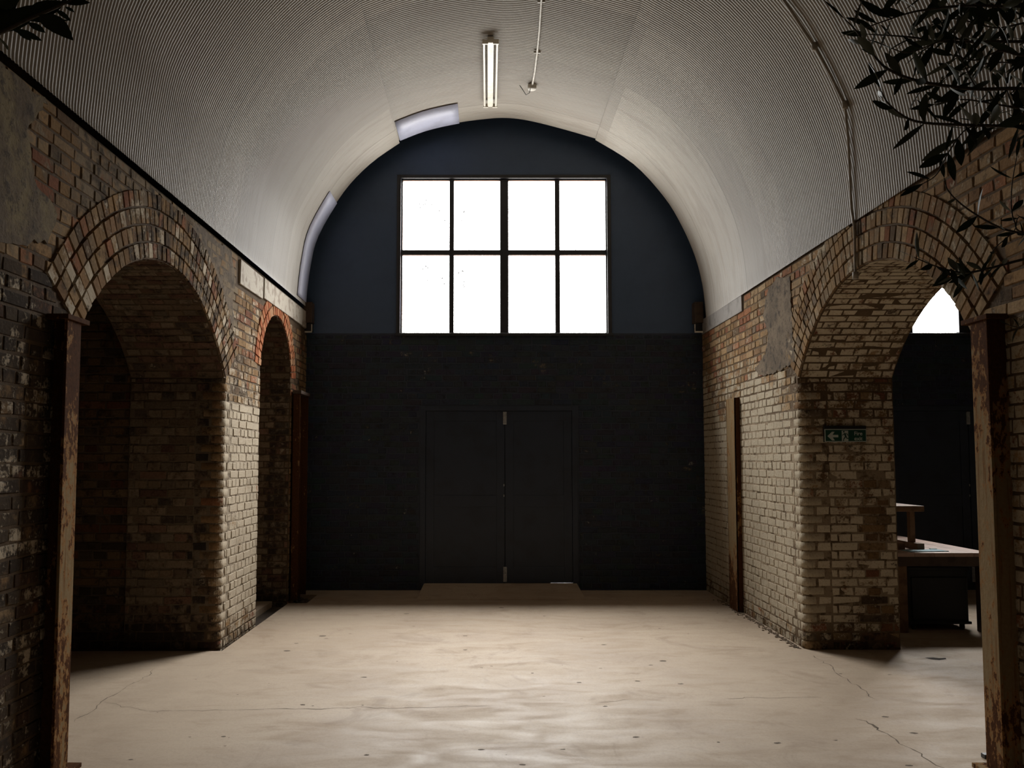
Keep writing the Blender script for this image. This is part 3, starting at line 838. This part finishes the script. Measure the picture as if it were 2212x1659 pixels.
for u, v, r in ((697, 1374, .035), (620, 1406, .03), (640, 1390, .02), (1005, 1374, .022), (1005, 1404, .02), (1083, 1313, .03), (1432, 1428, .03), (878, 1326, .03)):
    p = onZ(u, v, 0); mb.face([(p.x + r * math.cos(2 * PI * i / 8), p.y + r * .8 * math.sin(2 * PI * i / 8) * R.uniform(.6, 1.1), .0009) for i in range(8)])
o = mb.build('floor_stain', M_spot); o.parent = floor; o['kind'] = 'stuff'
p = onZ(2022, 1423, 0); mb = MB()
mb.face([(p.x + a * R.uniform(.8, 1.2), p.y + b * R.uniform(.8, 1.2), .001) for a, b in ((-.09, .03), (-.05, -.03), (.0, -.06), (.08, -.02), (.09, .03), (.04, .02), (0, .05))])
o = mb.build('floor_hole', M_soil); o.parent = floor
# loose rubble in the gutters at both wall bases
mb = MB()
def stone(x, y, z, r):
    bm = bmesh.new(); bmesh.ops.create_icosphere(bm, subdivisions=1, radius=r)
    for v in bm.verts: v.co = Vector((v.co.x * R.uniform(.6, 1.5), v.co.y * R.uniform(.6, 1.5), v.co.z * R.uniform(.35, .9)))
    bm.verts.index_update(); mb.mesh([v.co + Vector((x, y, z)) for v in bm.verts], [[v.index for v in f.verts] for f in bm.faces]); bm.free()
for _ in range(160):
    y = R.uniform(7.4, 9.7); xm = -2.262
    stone(R.uniform(xm, -2.235), y, -.055, R.uniform(.008, .035))
for _ in range(60): stone(R.uniform(-2.25, -2.04), R.uniform(9.72, 10.28), -.045, R.uniform(.01, .04))
o = mb.build('gutter_rubble', M_dirt); o['kind'] = 'stuff'
tag(o, 'dark rubble and dirt lying in the gutter along the left wall', 'rubble')
mb = MB()
for _ in range(320): stone(XR - abs(R.gauss(0, .025)) - .026, R.uniform(7.35, 9.9), .002, R.uniform(.004, .014))
o = mb.build('wall_debris', M_rub); o['kind'] = 'stuff'
tag(o, 'crumbled brick debris along the foot of the right wall', 'debris')

# ------------------------------------------------------------------ steel stanchions at the near piers
def stanchion(name, sx, X, label, mats, wy):
    """H section: one flange faces the room, the web runs back into the wall"""
    e = empty(name, (X, 4.46, 0)); tag(e, label, 'steel column', 'steel columns at the near piers')
    xf = X; y0, y1 = 4.39, 4.54
    w = lambda a, b, c, d, m=0, n='x': None
    b = MB(); xs = lambda q: xf - sx * q if sx > 0 else xf + q
    def bx(q0, q1, ya, yb, za, zb, t): t.box((min(xf + sx * q0, xf + sx * q1), ya, za), (max(xf + sx * q0, xf + sx * q1), yb, zb), 0, .003)
    f = MB(); bx(0, .016, y0, y1, .02, 2.33, f); child(f.build('front_flange', mats[0]), e)
    wb = MB(); bx(.014, .16, wy - .007, wy + .007, .02, 2.33, wb); child(wb.build('web', mats[1]), e)
    f = MB(); bx(.158, .174, y0, y1, .02, 2.33, f); child(f.build('rear_flange', mats[1]), e)
    c = MB(); bx(-.012, .20, y0 - .02, y1 + .07, 2.325, 2.352, c); child(c.build('cap_plate', mats[1]), e)
    c = MB(); bx(-.05, .18, y0 - .03, y1 + .05, .0, .022, c)
    child(c.build('base_plate', mats[1]), e)
    return e
stanchion('steel_column', -1, -2.175, 'rusty cream steel column at the left arch, paint mostly on its edge strip', (M_col, M_cold), 4.465)
stanchion('steel_column', 1, 2.575, 'rusty steel column with flaking cream paint at the right arch', (M_cream, M_cream), 4.405)
# dark steel channel in the far left corner
e = empty('steel_channel', (-2.2, 10.1, 0)); tag(e, 'dark rusty steel channel standing beside the small arch by the back wall', 'steel channel')
b = MB(); b.box((-2.262, 9.87, .0), (-2.25, 10.33, 2.36), 0, .003); child(b.build('web', M_cold), e)
b = MB(); b.box((-2.262, 9.87, .0), (-2.175, 9.885, 2.36), 0, .003); child(b.build('flange', M_cold), e)
b = MB(); b.box((-2.262, 10.315, .0), (-2.175, 10.33, 2.36), 0, .003); child(b.build('flange', M_cold), e)
b = MB(); b.box((-2.262, 9.86, 2.36), (-2.16, 10.36, 2.40), 0, .006); child(b.build('cap', M_tdark), e)
# rusted channel on the right wall
e = empty('wall_channel', (2.65, 9.25, 0)); tag(e, 'rust stained cream steel channel fixed upright to the right brick wall', 'steel channel')
b = MB(); b.box((2.618, 9.10, .0), (2.632, 9.42, 2.26), 0, .003); child(b.build('web', M_chan), e)
for y in (9.10, 9.405):
    b = MB(); b.box((2.618, y, .0), (2.675, y + .015, 2.26), 0, .003); child(b.build('flange', M_cold), e)

# ------------------------------------------------------------------ corner boxes on the back wall
def corner_box(x, sx, label):
    e = empty('wall_box', (x, D - .1, 3.2)); tag(e, label, 'wall box', 'dark boxes in the back corners')
    b = MB(); b.box((x - .055, D - .16, 3.29), (x + .055, D - .01, 3.55), 0, .008); child(b.build('housing', M_tdark), e)
    b = MB(); b.box((x - .035, D - .12, 3.19), (x + .045, D - .01, 3.285), 0, .004); child(b.build('bracket', M_black2), e)
    b = MB(); b.box((x - .04, D - .128, 3.17), (x + .052, D - .118, 3.19), 0, .002)
    xe = x + .052 * sx
    b.box((min(xe, xe - .012 * sx), D - .128, 3.17), (max(xe, xe - .012 * sx), D - .118, 3.275), 0, .002)
    o = child(b.build('pale_edge', M_white), e); o['label'] = 'pale lower edge strip'
corner_box(-2.235, 1, 'dark box with pale lower edge at the left end of the vault')
corner_box(2.605, -1, 'dark box with pale lower edge at the right end of the vault')

# ------------------------------------------------------------------ ceiling fittings
zc = 5.93
n0, n1 = onZ(1061, 88, 5.76), onZ(1058, 228, 5.76)
e = empty('ceiling_light', ((n0.x + n1.x) / 2, (n0.y + n1.y) / 2, 5.80)); tag(e, 'twin tube batten light hanging unlit under the vault crown', 'ceiling light')
xa = (n0.x + n1.x) / 2
b = MB(); b.box((xa - .032, n0.y, 5.742), (xa + .032, n1.y, 5.806), 0, .006)
child(b.build('batten_body', M_white), e)
for s in (-1, 1):
    b = MB(); b.tube([(xa + s * .066, n0.y + .02, 5.748), (xa + s * .066, n1.y - .02, 5.748)], .013, 10); child(b.build('tube', M_tube), e)
    for y in (n0.y + .012, n1.y - .012):
        b = MB(); b.box((min(xa + s * .025, xa + s * .082), y - .012, 5.730), (max(xa + s * .025, xa + s * .082), y + .012, 5.775), 0, .004); child(b.build('lamp_holder', M_white), e)

# ray against the vault profile
PROF = STRIPS[0][:-1] + STRIPS[1][1:-1] + STRIPS[2]
def vault_hit(u, v, inset=.02):
    d = ray(u, v); best = None
    for (x0, z0), (x1, z1) in zip(PROF, PROF[1:]):
        # solve ORI + d t on the segment in the xz plane
        den = d.x * (z1 - z0) - d.z * (x1 - x0)
        if abs(den) < 1e-9: continue
        t = ((x0 - 0) * (z1 - z0) - (z0 - HC) * (x1 - x0)) / den
        p = ORI + d * t
        k = ((p.x - x0) * (x1 - x0) + (p.z - z0) * (z1 - z0)) / ((x1 - x0) ** 2 + (z1 - z0) ** 2)
        if t > 0 and -.02 <= k <= 1.02:
            n = Vector((z1 - z0, 0, -(x1 - x0))).normalized()
            if best is None or t < best[0]: best = (t, p + n * inset)
    return best[1] if best else None
cp = [vault_hit(*q) for q in ((1176, -60), (1170, 0), (1166, 60), (1161, 110), (1156, 150), (1150, 183))]
e = empty('ceiling_conduit', cp[-1]); tag(e, 'thin pale conduit running along the vault crown to a junction box', 'conduit')
b = MB(); b.tube(cp, .011, 8); child(b.build('pipe', M_cond), e)
j = cp[-1]
b = MB(); b.lathe([(.0, -.035), (.045, -.035), (.05, -.02), (.05, .015)], j, 20); child(b.build('junction_box', M_cond), e)
b = MB(); b.tube([j + Vector((-.02, -.02, -.03)), j + Vector((-.03, -.04, -.09)), j + Vector((-.07, -.05, -.12)), j + Vector((-.10, -.03, -.06)), j + Vector((-.14, -.03, .0))], .004, 6); child(b.build('loose_wire', M_black2), e)
for q in (1, 3):
    b = MB(); p = cp[q]; b.box(p + Vector((-.035, -.008, -.005)), p + Vector((.035, .008, .015)), 0, .003); child(b.build('clip', M_cond), e)

cp = [vault_hit(*q) for q in ((1650, -80), (1700, 0), (1765, 98), (1800, 160), (1831, 225))]
yk = cp[-1].y
cq = [cp[-1]] + [vault_hit(*q) for q in ((1838, 300), (1842, 380), (1845, 450))]
e = empty('wall_conduit', cp[-1]); tag(e, 'long painted conduit curving down the right side of the vault', 'conduit')
b = MB(); b.tube(cp, .011, 8); child(b.build('upper_pipe', M_cond2), e)
w0 = onX(1846, 492, XR - .03); w1 = onX(1848, 595, XR - .03)
b = MB(); b.tube(cq + [w0, w1], .010, 8); child(b.build('lower_pipe', M_cond2), e)
for p in (cp[2], cp[4], w1):
    b = MB(); b.lathe([(.0, -.025), (.021, -.025), (.021, .025), (.0, .025)], p, 12); child(b.build('coupling', M_cond2), e)

# ------------------------------------------------------------------ fire exit sign on the far right jamb
SY = ARCH['c'] + ARCH['hw'] - .018
x0, x1, zz0, zz1 = 2.872, 3.228, 1.750, 1.866
e = empty('fire_exit_sign', ((x0 + x1) / 2, SY, zz0)); tag(e, 'green fire exit sign with left arrow on the white brick pier', 'sign')
b = MB(); b.box((x0 - .004, SY - .012, zz0), (x1 + .002, SY + .006, zz1 + .022), 0, .003); child(b.build('backing', M_black2), e)
b = MB(); b.box((x0, SY - .018, zz0 + .002), (x1, SY - .011, zz1 - .004), 0, .002); child(b.build('border', M_signw), e)
b = MB(); b.box((x0 + .006, SY - .0195, zz0 + .008), (x1 - .006, SY - .0175, zz1 - .012), 0); child(b.build('face', M_green), e)
sw, sh = x1 - x0, zz1 - zz0
def sp(px, pz): return (x0 + sw * px, SY - .0196, zz0 + sh * pz)
def flat(name, polys, m):
    b = MB()
    for pl in polys: b.prism([sp(*q) for q in pl], (0, 0, 0), (0, -.0012, 0))
    return child(b.build(name, m, fixn=True), e)
flat('arrow', [[(.06, .44), (.17, .76), (.235, .76), (.185, .53), (.185, .35), (.235, .12), (.17, .12)], [(.185, .53), (.32, .53), (.32, .35), (.185, .35)]], M_signw)
flat('doorway_panel', [[(.405, .08), (.405, .84), (.56, .84), (.56, .08)]], M_signw)
def sq(px, pz): return (x0 + sw * px, SY - .0209, zz0 + sh * pz)
b = MB()
def limb(a, c, w):
    a, c = Vector(sq(*a)), Vector(sq(*c)); d = (c - a).normalized(); n = Vector((-d.z, 0, d.x)) * w
    b.prism([a + n - d * w * .6, a - n - d * w * .6, c - n + d * w * .6, c + n + d * w * .6], (0, 0, 0), (0, -.0008, 0))
hd = Vector(sq(.455, .76)); b.prism([hd + Vector((math.cos(t * PI / 5) * .0075, 0, math.sin(t * PI / 5) * .0075)) for t in range(10)], (0, 0, 0), (0, -.0008, 0))
limb((.475, .62), (.50, .40), .0068); limb((.465, .62), (.42, .50), .003); limb((.48, .62), (.535, .60), .003); limb((.535, .60), (.55, .48), .003)
limb((.495, .40), (.455, .25), .0042); limb((.455, .25), (.44, .09), .0036); limb((.505, .40), (.53, .27), .0042); limb((.53, .27), (.585, .26), .0036)
child(b.build('running_figure', M_green, fixn=True), e)
for txt, zf in (('Fire', .50), ('exit', .13)):
    cu = bpy.data.curves.new('lettering', 'FONT'); cu.body = txt; cu.size = .046; cu.extrude = .0005; cu.align_x = 'CENTER'; cu.offset = .0006
    cu.materials.append(M_signw)
    t_ = bpy.data.objects.new('lettering', cu); C.objects.link(t_); bpy.context.view_layer.update()
    me = bpy.data.meshes.new_from_object(t_.evaluated_get(bpy.context.evaluated_depsgraph_get())); bpy.data.objects.remove(t_); bpy.data.curves.remove(cu)
    me.name = 'lettering'; o = bpy.data.objects.new('lettering', me); C.objects.link(o)
    o.location = Vector(sp(.80, zf)) + Vector((0, -.0008, 0)); o.rotation_euler = (PI / 2, 0, 0)
    child(o, e)

# ------------------------------------------------------------------ table, bench frame, cabinet in the right bay
TX0, TX1, TY0, TY1, TZ = 3.78, 4.69, 8.05, 10.05, .735
e = empty('work_table', ((TX0 + TX1) / 2, (TY0 + TY1) / 2, 0)); tag(e, 'long timber work table with pale top behind the right pier', 'table')
b = MB(); nb = 5
for i in range(nb):
    w = (TX1 - TX0) / nb; b.box((TX0 + i * w + .002, TY0 - .02, TZ - .035), (TX0 + (i + 1) * w - .002, TY1, TZ), 0, .003)
child(b.build('tabletop', M_top), e)
b = MB(); b.box((TX0 + .02, TY0, TZ - .125), (TX1 - .02, TY0 + .03, TZ - .036), 0, .003); b.box((TX0 + .02, TY1 - .05, TZ - .125), (TX1 - .02, TY1 - .02, TZ - .036), 0, .003)
for x in (TX0 + .02, TX1 - .05): b.box((x, TY0 + .03, TZ - .125), (x + .03, TY1 - .05, TZ - .036), 0, .003)
child(b.build('apron', M_tdark), e)
for x, y, m in ((TX0 + .03, TY0 + .005, M_wood), (TX1 - .115, TY0 + .005, M_tdark), (TX0 + .03, TY1 - .1, M_tdark), (TX1 - .115, TY1 - .1, M_tdark)):
    b = MB(); b.box((x, y, 0), (x + .085, y + .085, TZ - .037), 0, .004); child(b.build('leg', m), e)
# bench frame standing on the table
e = empty('bench_frame', (4.14, 8.6, TZ)); tag(e, 'small wooden bench frame standing on the work table', 'bench')
b = MB(); b.box((3.9, 8.30, 1.10), (4.20, 9.5, 1.155), 0, .004); child(b.build('seat', M_wood), e)
for x in (3.93, 4.115):
    b = MB(); b.box((x, 8.29, TZ + .001), (x + .07, 9.4, TZ + .062), 0, .004); child(b.build('runner', M_wood), e)
    for y in (8.44, 9.25):
        b = MB(); b.box((x + .01, y, TZ + .06), (x + .06, y + .06, 1.101), 0, .003); child(b.build('leg', M_wood), e)
# folded blue cloth and white scrap on the table
b = MB(); b.box((3.95, 8.12, TZ + .0005), (4.33, 8.29, TZ + .007), 0, .002, rot=Matrix.Rotation(.12, 3, 'Z')); tag(b.build('blue_cloth', M_blue), 'flat pale blue cloth lying on the table beside the bench frame', 'cloth')
b = MB(); b.box((4.27, 8.34, TZ + .0005), (4.33, 8.37, TZ + .010), 0, .002); tag(b.build('paper_scrap', M_signw), 'tiny white scrap on the table in front of the bench frame', 'scrap')
e = empty('wheeled_cabinet', (4.28, 8.45, 0)); tag(e, 'black wheeled cabinet parked under the work table', 'cabinet')
b = MB(); b.box((3.98, 8.20, .075), (4.535, 8.9, .56), 0, .006); child(b.build('body', M_cab), e)
b = MB(); b.box((4.0, 8.185, .10), (4.52, 8.20, .49), 0, .004); child(b.build('door', M_cab), e)
b = MB(); b.box((3.97, 8.18, .56), (4.545, 8.92, .585), 0, .004); child(b.build('lid', M_cab), e)
b = MB(); b.box((3.965, 8.175, .055), (4.55, 8.92, .08), 0, .004); child(b.build('plinth', M_cab), e)
for x in (4.02, 4.48):
    for y in (8.22, 8.86):
        b = MB(); b.tube([(x - .012, y, .028), (x + .012, y, .028)], .028, 14); b.box((x - .018, y - .016, .03), (x + .018, y + .016, .056), 0, .002)
        child(b.build('castor', M_black2), e)

# cable and black foot by the right column
e = tag(empty('floor_cable', (2.5, 4.6, 0)), 'short grey cable on the floor at the foot of the right steel column', 'cable')
b = MB(); b.tube([tuple(onZ(2136, 1632, .006)), tuple(onZ(2146, 1642, .006)), tuple(onZ(2168, 1662, .006)), tuple(onZ(2200, 1690, .006))], .006, 6); child(b.build('cord', M_cable), e)
b = MB(); p = onZ(2137, 1633, .012); b.box(p + Vector((-.035, -.02, -.011)), p + Vector((.02, .02, .012)), 0, .004); child(b.build('plug', M_black2), e)

# ------------------------------------------------------------------ olive trees
def leaf(mb, base, tip, w, droop=.0, nrm=None):
    base, tip = Vector(base), Vector(tip); d = tip - base; L = d.length; d = d / L
    n = nrm or Vector((R.uniform(-1, 1), R.uniform(-1.2, .3), R.uniform(-.6, 1)))
    s = d.cross(n)
    if s.length < .1: s = d.cross(Vector((0, 0, 1)))
    s.normalize(); n = s.cross(d)
    if n.z < 0 and R.random() < .7: n = -n
    prof = [(0, .05), (.12, .35), (.3, .82), (.5, 1.), (.7, .85), (.88, .45), (1., .02)]
    V = []
    for t, k in prof:
        c = base + d * (L * t) + n * (droop * L * (t * (1 - t)) * 1.2)
        V += [c - s * (w * k * .5) + n * (w * k * .10), c, c + s * (w * k * .5) + n * (w * k * .10)]
    Fs = []
    for i in range(len(prof) - 1):
        a = i * 3; Fs += [(a, a + 1, a + 4, a + 3), (a + 1, a + 2, a + 5, a + 4)]
    mb.mesh(V, Fs, 0, smooth=True)
def pline(pts):
    """pixels with a depth each -> world points on a smooth line"""
    P = [onY(u, v, y) for u, v, y in pts]
    out = []
    for i in range(len(P) - 1):
        p0, p1, p2, p3 = P[max(i - 1, 0)], P[i], P[i + 1], P[min(i + 2, len(P) - 1)]
        for q in range(5):
            t = q / 5
            out.append(.5 * ((2 * p1) + (-p0 + p2) * t + (2 * p0 - 5 * p1 + 4 * p2 - p3) * t * t + (-p0 + 3 * p1 - 3 * p2 + p3) * t ** 3))
    return out + [P[-1]]
def grow(fol, stem, pts, r0, r1, ll, every, spread=.9, tipleaf=True, start=0.):
    P = pline(pts); n = len(P)
    r0, r1 = r0 * .5, r1 * .6
    stem.tube(P, [r0 + (r1 - r0) * i / (n - 1) for i in range(n)], 6)
    acc = 0.; side = 0; tot = 0.
    full = sum((P[i + 1] - P[i]).length for i in range(n - 1))
    for i in range(n - 1):
        seg = P[i + 1] - P[i]; L = seg.length; d = seg.normalized(); q = 0.
        while acc + (L - q) >= every:
            q += every - acc; acc = 0.
            base = P[i] + d * q
            if (tot + q) / full < start: continue
            side += 1
            ax = Vector((R.uniform(-1, 1), R.uniform(-.6, .6), R.uniform(-1, 1))); ax = (ax - d * ax.dot(d)).normalized()
            for sgn in (1, -1):
                if R.random() < .14: continue
                dr = (d * R.uniform(.35, .9) + ax * sgn * spread * R.uniform(.6, 1.1) + Vector((0, 0, -.18))).normalized()
                l = ll * R.uniform(.65, 1.15)
                leaf(fol, base, base + dr * l, l * R.uniform(.20, .28), R.uniform(-.25, .25))
        acc += L - q; tot += L
    if tipleaf and ll < .068:
        d = (P[-1] - P[-2]).normalized(); leaf(fol, P[-1], P[-1] + d * ll * .8, ll * .17)
def tree(name, base, trunk_pts, label, stems, extra=None, pot_r=.26, ll=.062):
    e = empty(name, base); tag(e, label, 'olive tree')
    b = MB(); h = .46
    b.lathe([(0, 0), (pot_r * .72, 0), (pot_r * .98, h * .86), (pot_r * 1.07, h * .87), (pot_r * 1.07, h), (pot_r * .97, h), (pot_r * .95, h * .9)], base, 32)
    child(b.build('pot', M_pot), e)
    b = MB(); b.lathe([(0, h * .9), (pot_r * .95, h * .9)], base, 24); child(b.build('soil', M_soil), e)
    b = MB(); b.tube(trunk_pts, [.04 - .025 * i / (len(trunk_pts) - 1) for i in range(len(trunk_pts))], 10); child(b.build('trunk', M_bark), e)
    fol, st = MB(), MB()
    for s in stems: grow(fol, st, **s)
    if extra: extra(fol, st)
    child(st.build('branches', M_bark), e)
    o = child(fol.build('foliage', M_leaf), e)
    return e
S = lambda pts, r0=.005, r1=.0015, ll=.062, every=.024, spread=.9, start=0.: dict(pts=pts, r0=r0, r1=r1, ll=ll, every=every, spread=spread, start=start)
TRK = (1.98, 1.95)
root = (2900, 60, 1.95)
right_stems = [
    S([(2700, 60, 1.9), (2350, 95, 1.75), (2212, 90, 1.62), (2042, 90, 1.52), (1966, 80, 1.5), (1876, 74, 1.5)], .009),
    S([(2700, 230, 1.9), (2350, 205, 1.75), (2212, 192, 1.6), (2105, 192, 1.52), (1992, 177, 1.45), (1925, 153, 1.42), (1892, 125, 1.42), (1848, 65, 1.42), (1825, 42, 1.42)], .009, every=.031),
    S([(2700, 300, 1.9), (2350, 276, 1.75), (2212, 273, 1.65), (2089, 270, 1.5), (1978, 262, 1.45), (1922, 227, 1.44), (1901, 190, 1.44)], .009, every=.034),
    S([(2140, 270, 1.55), (2089, 278, 1.5), (2052, 324, 1.5), (2024, 376, 1.5), (1995, 396, 1.5)], .003, every=.030),
    S([(2700, -40, 1.9), (2350, 0, 1.75), (2212, 14, 1.65), (2093, 12, 1.5), (2001, 21, 1.45), (1950, 32, 1.45), (1870, 60, 1.46)], .008),
    S([(2090, 86, 1.53), (2042, 86, 1.5), (1966, 113, 1.48), (1925, 104, 1.48)], .003),
    S([(2115, 192, 1.53), (2103, 180, 1.52), (2085, 145, 1.5), (2066, 100, 1.5), (2060, 60, 1.5)], .003),
    S([(2300, 40, 1.7), (2212, 50, 1.65), (2150, 60, 1.7), (2060, 40, 1.7), (2010, 55, 1.7)], .005),
    S([(2300, 150, 1.7), (2212, 140, 1.65), (2150, 135, 1.7), (2080, 150, 1.72), (2030, 175, 1.7)], .005),
    S([(2300, 110, 1.6), (2212, 120, 1.5), (2160, 110, 1.5), (2110, 130, 1.5), (2060, 120, 1.5)], .005),
    S([(2300, 240, 1.7), (2212, 235, 1.6), (2150, 225, 1.6), (2080, 215, 1.6), (2020, 225, 1.6)], .005),
    S([(2300, 280, 1.8), (2212, 250, 1.7), (2180, 210, 1.7), (2170, 150, 1.7)], .005),
    S([(2300, 70, 1.8), (2200, 30, 1.8), (2150, -20, 1.8), (2090, -50, 1.8)], .005),
    S([(2300, -10, 1.6), (2212, -12, 1.6), (2100, -8, 1.6), (2000, -25, 1.6), (1930, -35, 1.6)], .005),
    S([(2700, 560, 2.0), (2350, 530, 1.95), (2212, 505, 1.9), (2154, 489, 1.85), (2087, 449, 1.82), (2049, 413, 1.8), (2040, 385, 1.8)], .007, every=.07, ll=.055),
    S([(2330, 500, 1.9), (2212, 502, 1.85), (2192, 480, 1.85), (2185, 450, 1.85), (2186, 400, 1.85), (2196, 340, 1.85)], .004, every=.075, ll=.055),
    S([(2700, 500, 2.05), (2350, 530, 2.0), (2212, 560, 1.95), (2143, 578, 1.9), (2085, 589, 1.88), (2030, 578, 1.86), (1975, 556, 1.85)], .010, every=.034, ll=.055, start=.72),
    S([(2330, 560, 1.95), (2212, 470, 1.9), (2190, 500, 1.9), (2150, 535, 1.9), (2135, 560, 1.9)], .003, every=.05, ll=.05),
    S([(2330, 650, 1.95), (2260, 620, 1.9), (2212, 700, 1.9), (2190, 705, 1.88), (2175, 700, 1.86)], .003, every=.06, ll=.05, start=.5),
]
def ex_right(fol, st):
    hub = Vector((TRK[0], TRK[1], 1.55))
    for s in right_stems:
        if s['pts'][0][0] >= 2600:
            p = onY(*s['pts'][0]); st.tube([hub + Vector((0, 0, .35)), hub.lerp(p, .55) + Vector((.0, 0, .22)), p], [.014, .009, .005], 8)
    for (u, v) in ((2085, 600), (2062, 598), (2055, 580), (2100, 590)):
        for _ in range(4):
            p = onY(u, v, 1.87); leaf(fol, p, p + Vector((R.uniform(-1, .6), R.uniform(-.5, .5), R.uniform(-.6, .9))).normalized() * .05, .013)
tree('olive_tree', (TRK[0], TRK[1], 0), [(TRK[0], TRK[1], .4), (TRK[0] + .02, TRK[1], .9), (TRK[0] - .02, TRK[1] + .02, 1.4), (TRK[0], TRK[1], 1.9)],
     'olive tree whose leafy branches hang in front of the right arch', right_stems, ex_right)
LT = (-1.25, .95)
left_stems = [S([(-700, 160, 1.0), (-250, 130, .92), (-40, 85, .86), (60, 42, .84), (130, 12, .84), (175, -12, .84)], .006, .0015, .07, .05, start=.85),
              S([(-250, 20, .95), (-60, 40, .9), (0, 10, .9), (30, -30, .9)], .004, .0015, .07, .03)]
def ex_left(fol, st):
    hub = Vector((LT[0], LT[1], 1.9))
    for s in left_stems:
        p = onY(*s['pts'][0]); st.tube([hub, hub.lerp(p, .5) + Vector((0, 0, .06)), p], [.016, .01, .006], 8)
    for (a, b, w, y) in (((-30, 70), (75, 30), .026, .86), ((-20, 60), (105, 12), .020, .85), ((45, 44), (140, 4), .022, .84), ((135, 6), (195, 6), .010, .84), ((25, 64), (91, 88), .010, .86),
                         ((60, 48), (98, 71), .008, .86), ((35, 66), (68, 88), .006, .87), ((60, 45), (150, 44), .006, .9), ((120, 20), (153, 46), .006, .88), ((-10, 75), (17, 109), .010, .88),
                         ((140, 14), (161, 27), .004, .87), ((-20, 20), (32, 28), .03, .9), ((20, 35), (22, -12), .016, .9), ((0, 5), (40, -10), .02, .9)):
        leaf(fol, onY(*a, y), onY(*b, y + R.uniform(-.01, .03)), w, R.uniform(-.1, .15), Vector((.2, -1, .3)))
tree('olive_tree', (LT[0], LT[1], 0), [(LT[0], LT[1], .4), (LT[0] - .03, LT[1], .9), (LT[0] + .02, LT[1] + .03, 1.4), (LT[0], LT[1], 2.0)],
     'olive tree with a few leaves reaching into the upper left corner', left_stems, ex_left)

# ------------------------------------------------------------------ light: overcast sky through the windows
SKY = 65.
w = bpy.data.worlds.new('overcast_sky'); sc.world = w; w.use_nodes = True
nt = w.node_tree; g = N(nt); bg = nt.nodes['Background']
tc = g.n('ShaderNodeTexCoord'); sx = g.n('ShaderNodeSeparateXYZ'); g.put(sx.inputs[0], tc.outputs['Generated'])
up = g.ramp(sx.outputs[2], -.1, .02)
k = g.mth('ADD', .25, g.mth('MULTIPLY', g.mth('MAXIMUM', sx.outputs[2], 0.), 1.06))
# the cloud is brightest up to the right, darker behind the trees on the left
dt = g.n('ShaderNodeVectorMath', operation='DOT_PRODUCT'); g.put(dt.inputs[0], tc.outputs['Generated']); dt.inputs[1].default_value = Vector((.25, .62, .74)).normalized()
k = g.mth('MULTIPLY', k, g.ramp(dt.outputs['Value'], .64, .98, .58, 1.25))
sky = g.n('ShaderNodeVectorMath', operation='SCALE'); sky.inputs[0].default_value = (1.0, .985, .955); g.put(sky.inputs['Scale'], k)
g.put(bg.inputs['Color'], g.mix(up, (.19, .184, .17, 1), sky.outputs[0]))
bg.inputs['Strength'].default_value = SKY
def portal(x0, x1, z0, z1, y, flip):
    l = bpy.data.lights.new('sky_portal', 'AREA'); l.shape = 'RECTANGLE'; l.size = x1 - x0; l.size_y = z1 - z0
    l.cycles.is_portal = True
    o = bpy.data.objects.new('sky_portal', l); C.objects.link(o); o.location = ((x0 + x1) / 2, y, (z0 + z1) / 2)
    o.rotation_euler = (-PI / 2 if flip else PI / 2, 0, 0)
portal(WX0, WX1, WZ0, WZ1, D + .12, True)
portal(WX0 + BAY, WX1 + BAY, WZ0, WZ1, D + .12, True)

cy = sc.cycles
cy.max_bounces = 12; cy.diffuse_bounces = 8; cy.glossy_bounces = 4; cy.transparent_max_bounces = 12
cy.caustics_reflective = False; cy.caustics_refractive = False
cy.sample_clamp_indirect = 10
vs = sc.view_settings
vs.view_transform = 'Standard'; vs.look = 'None'; vs.exposure = .05; vs.gamma = 1.; vs.use_curve_mapping = False
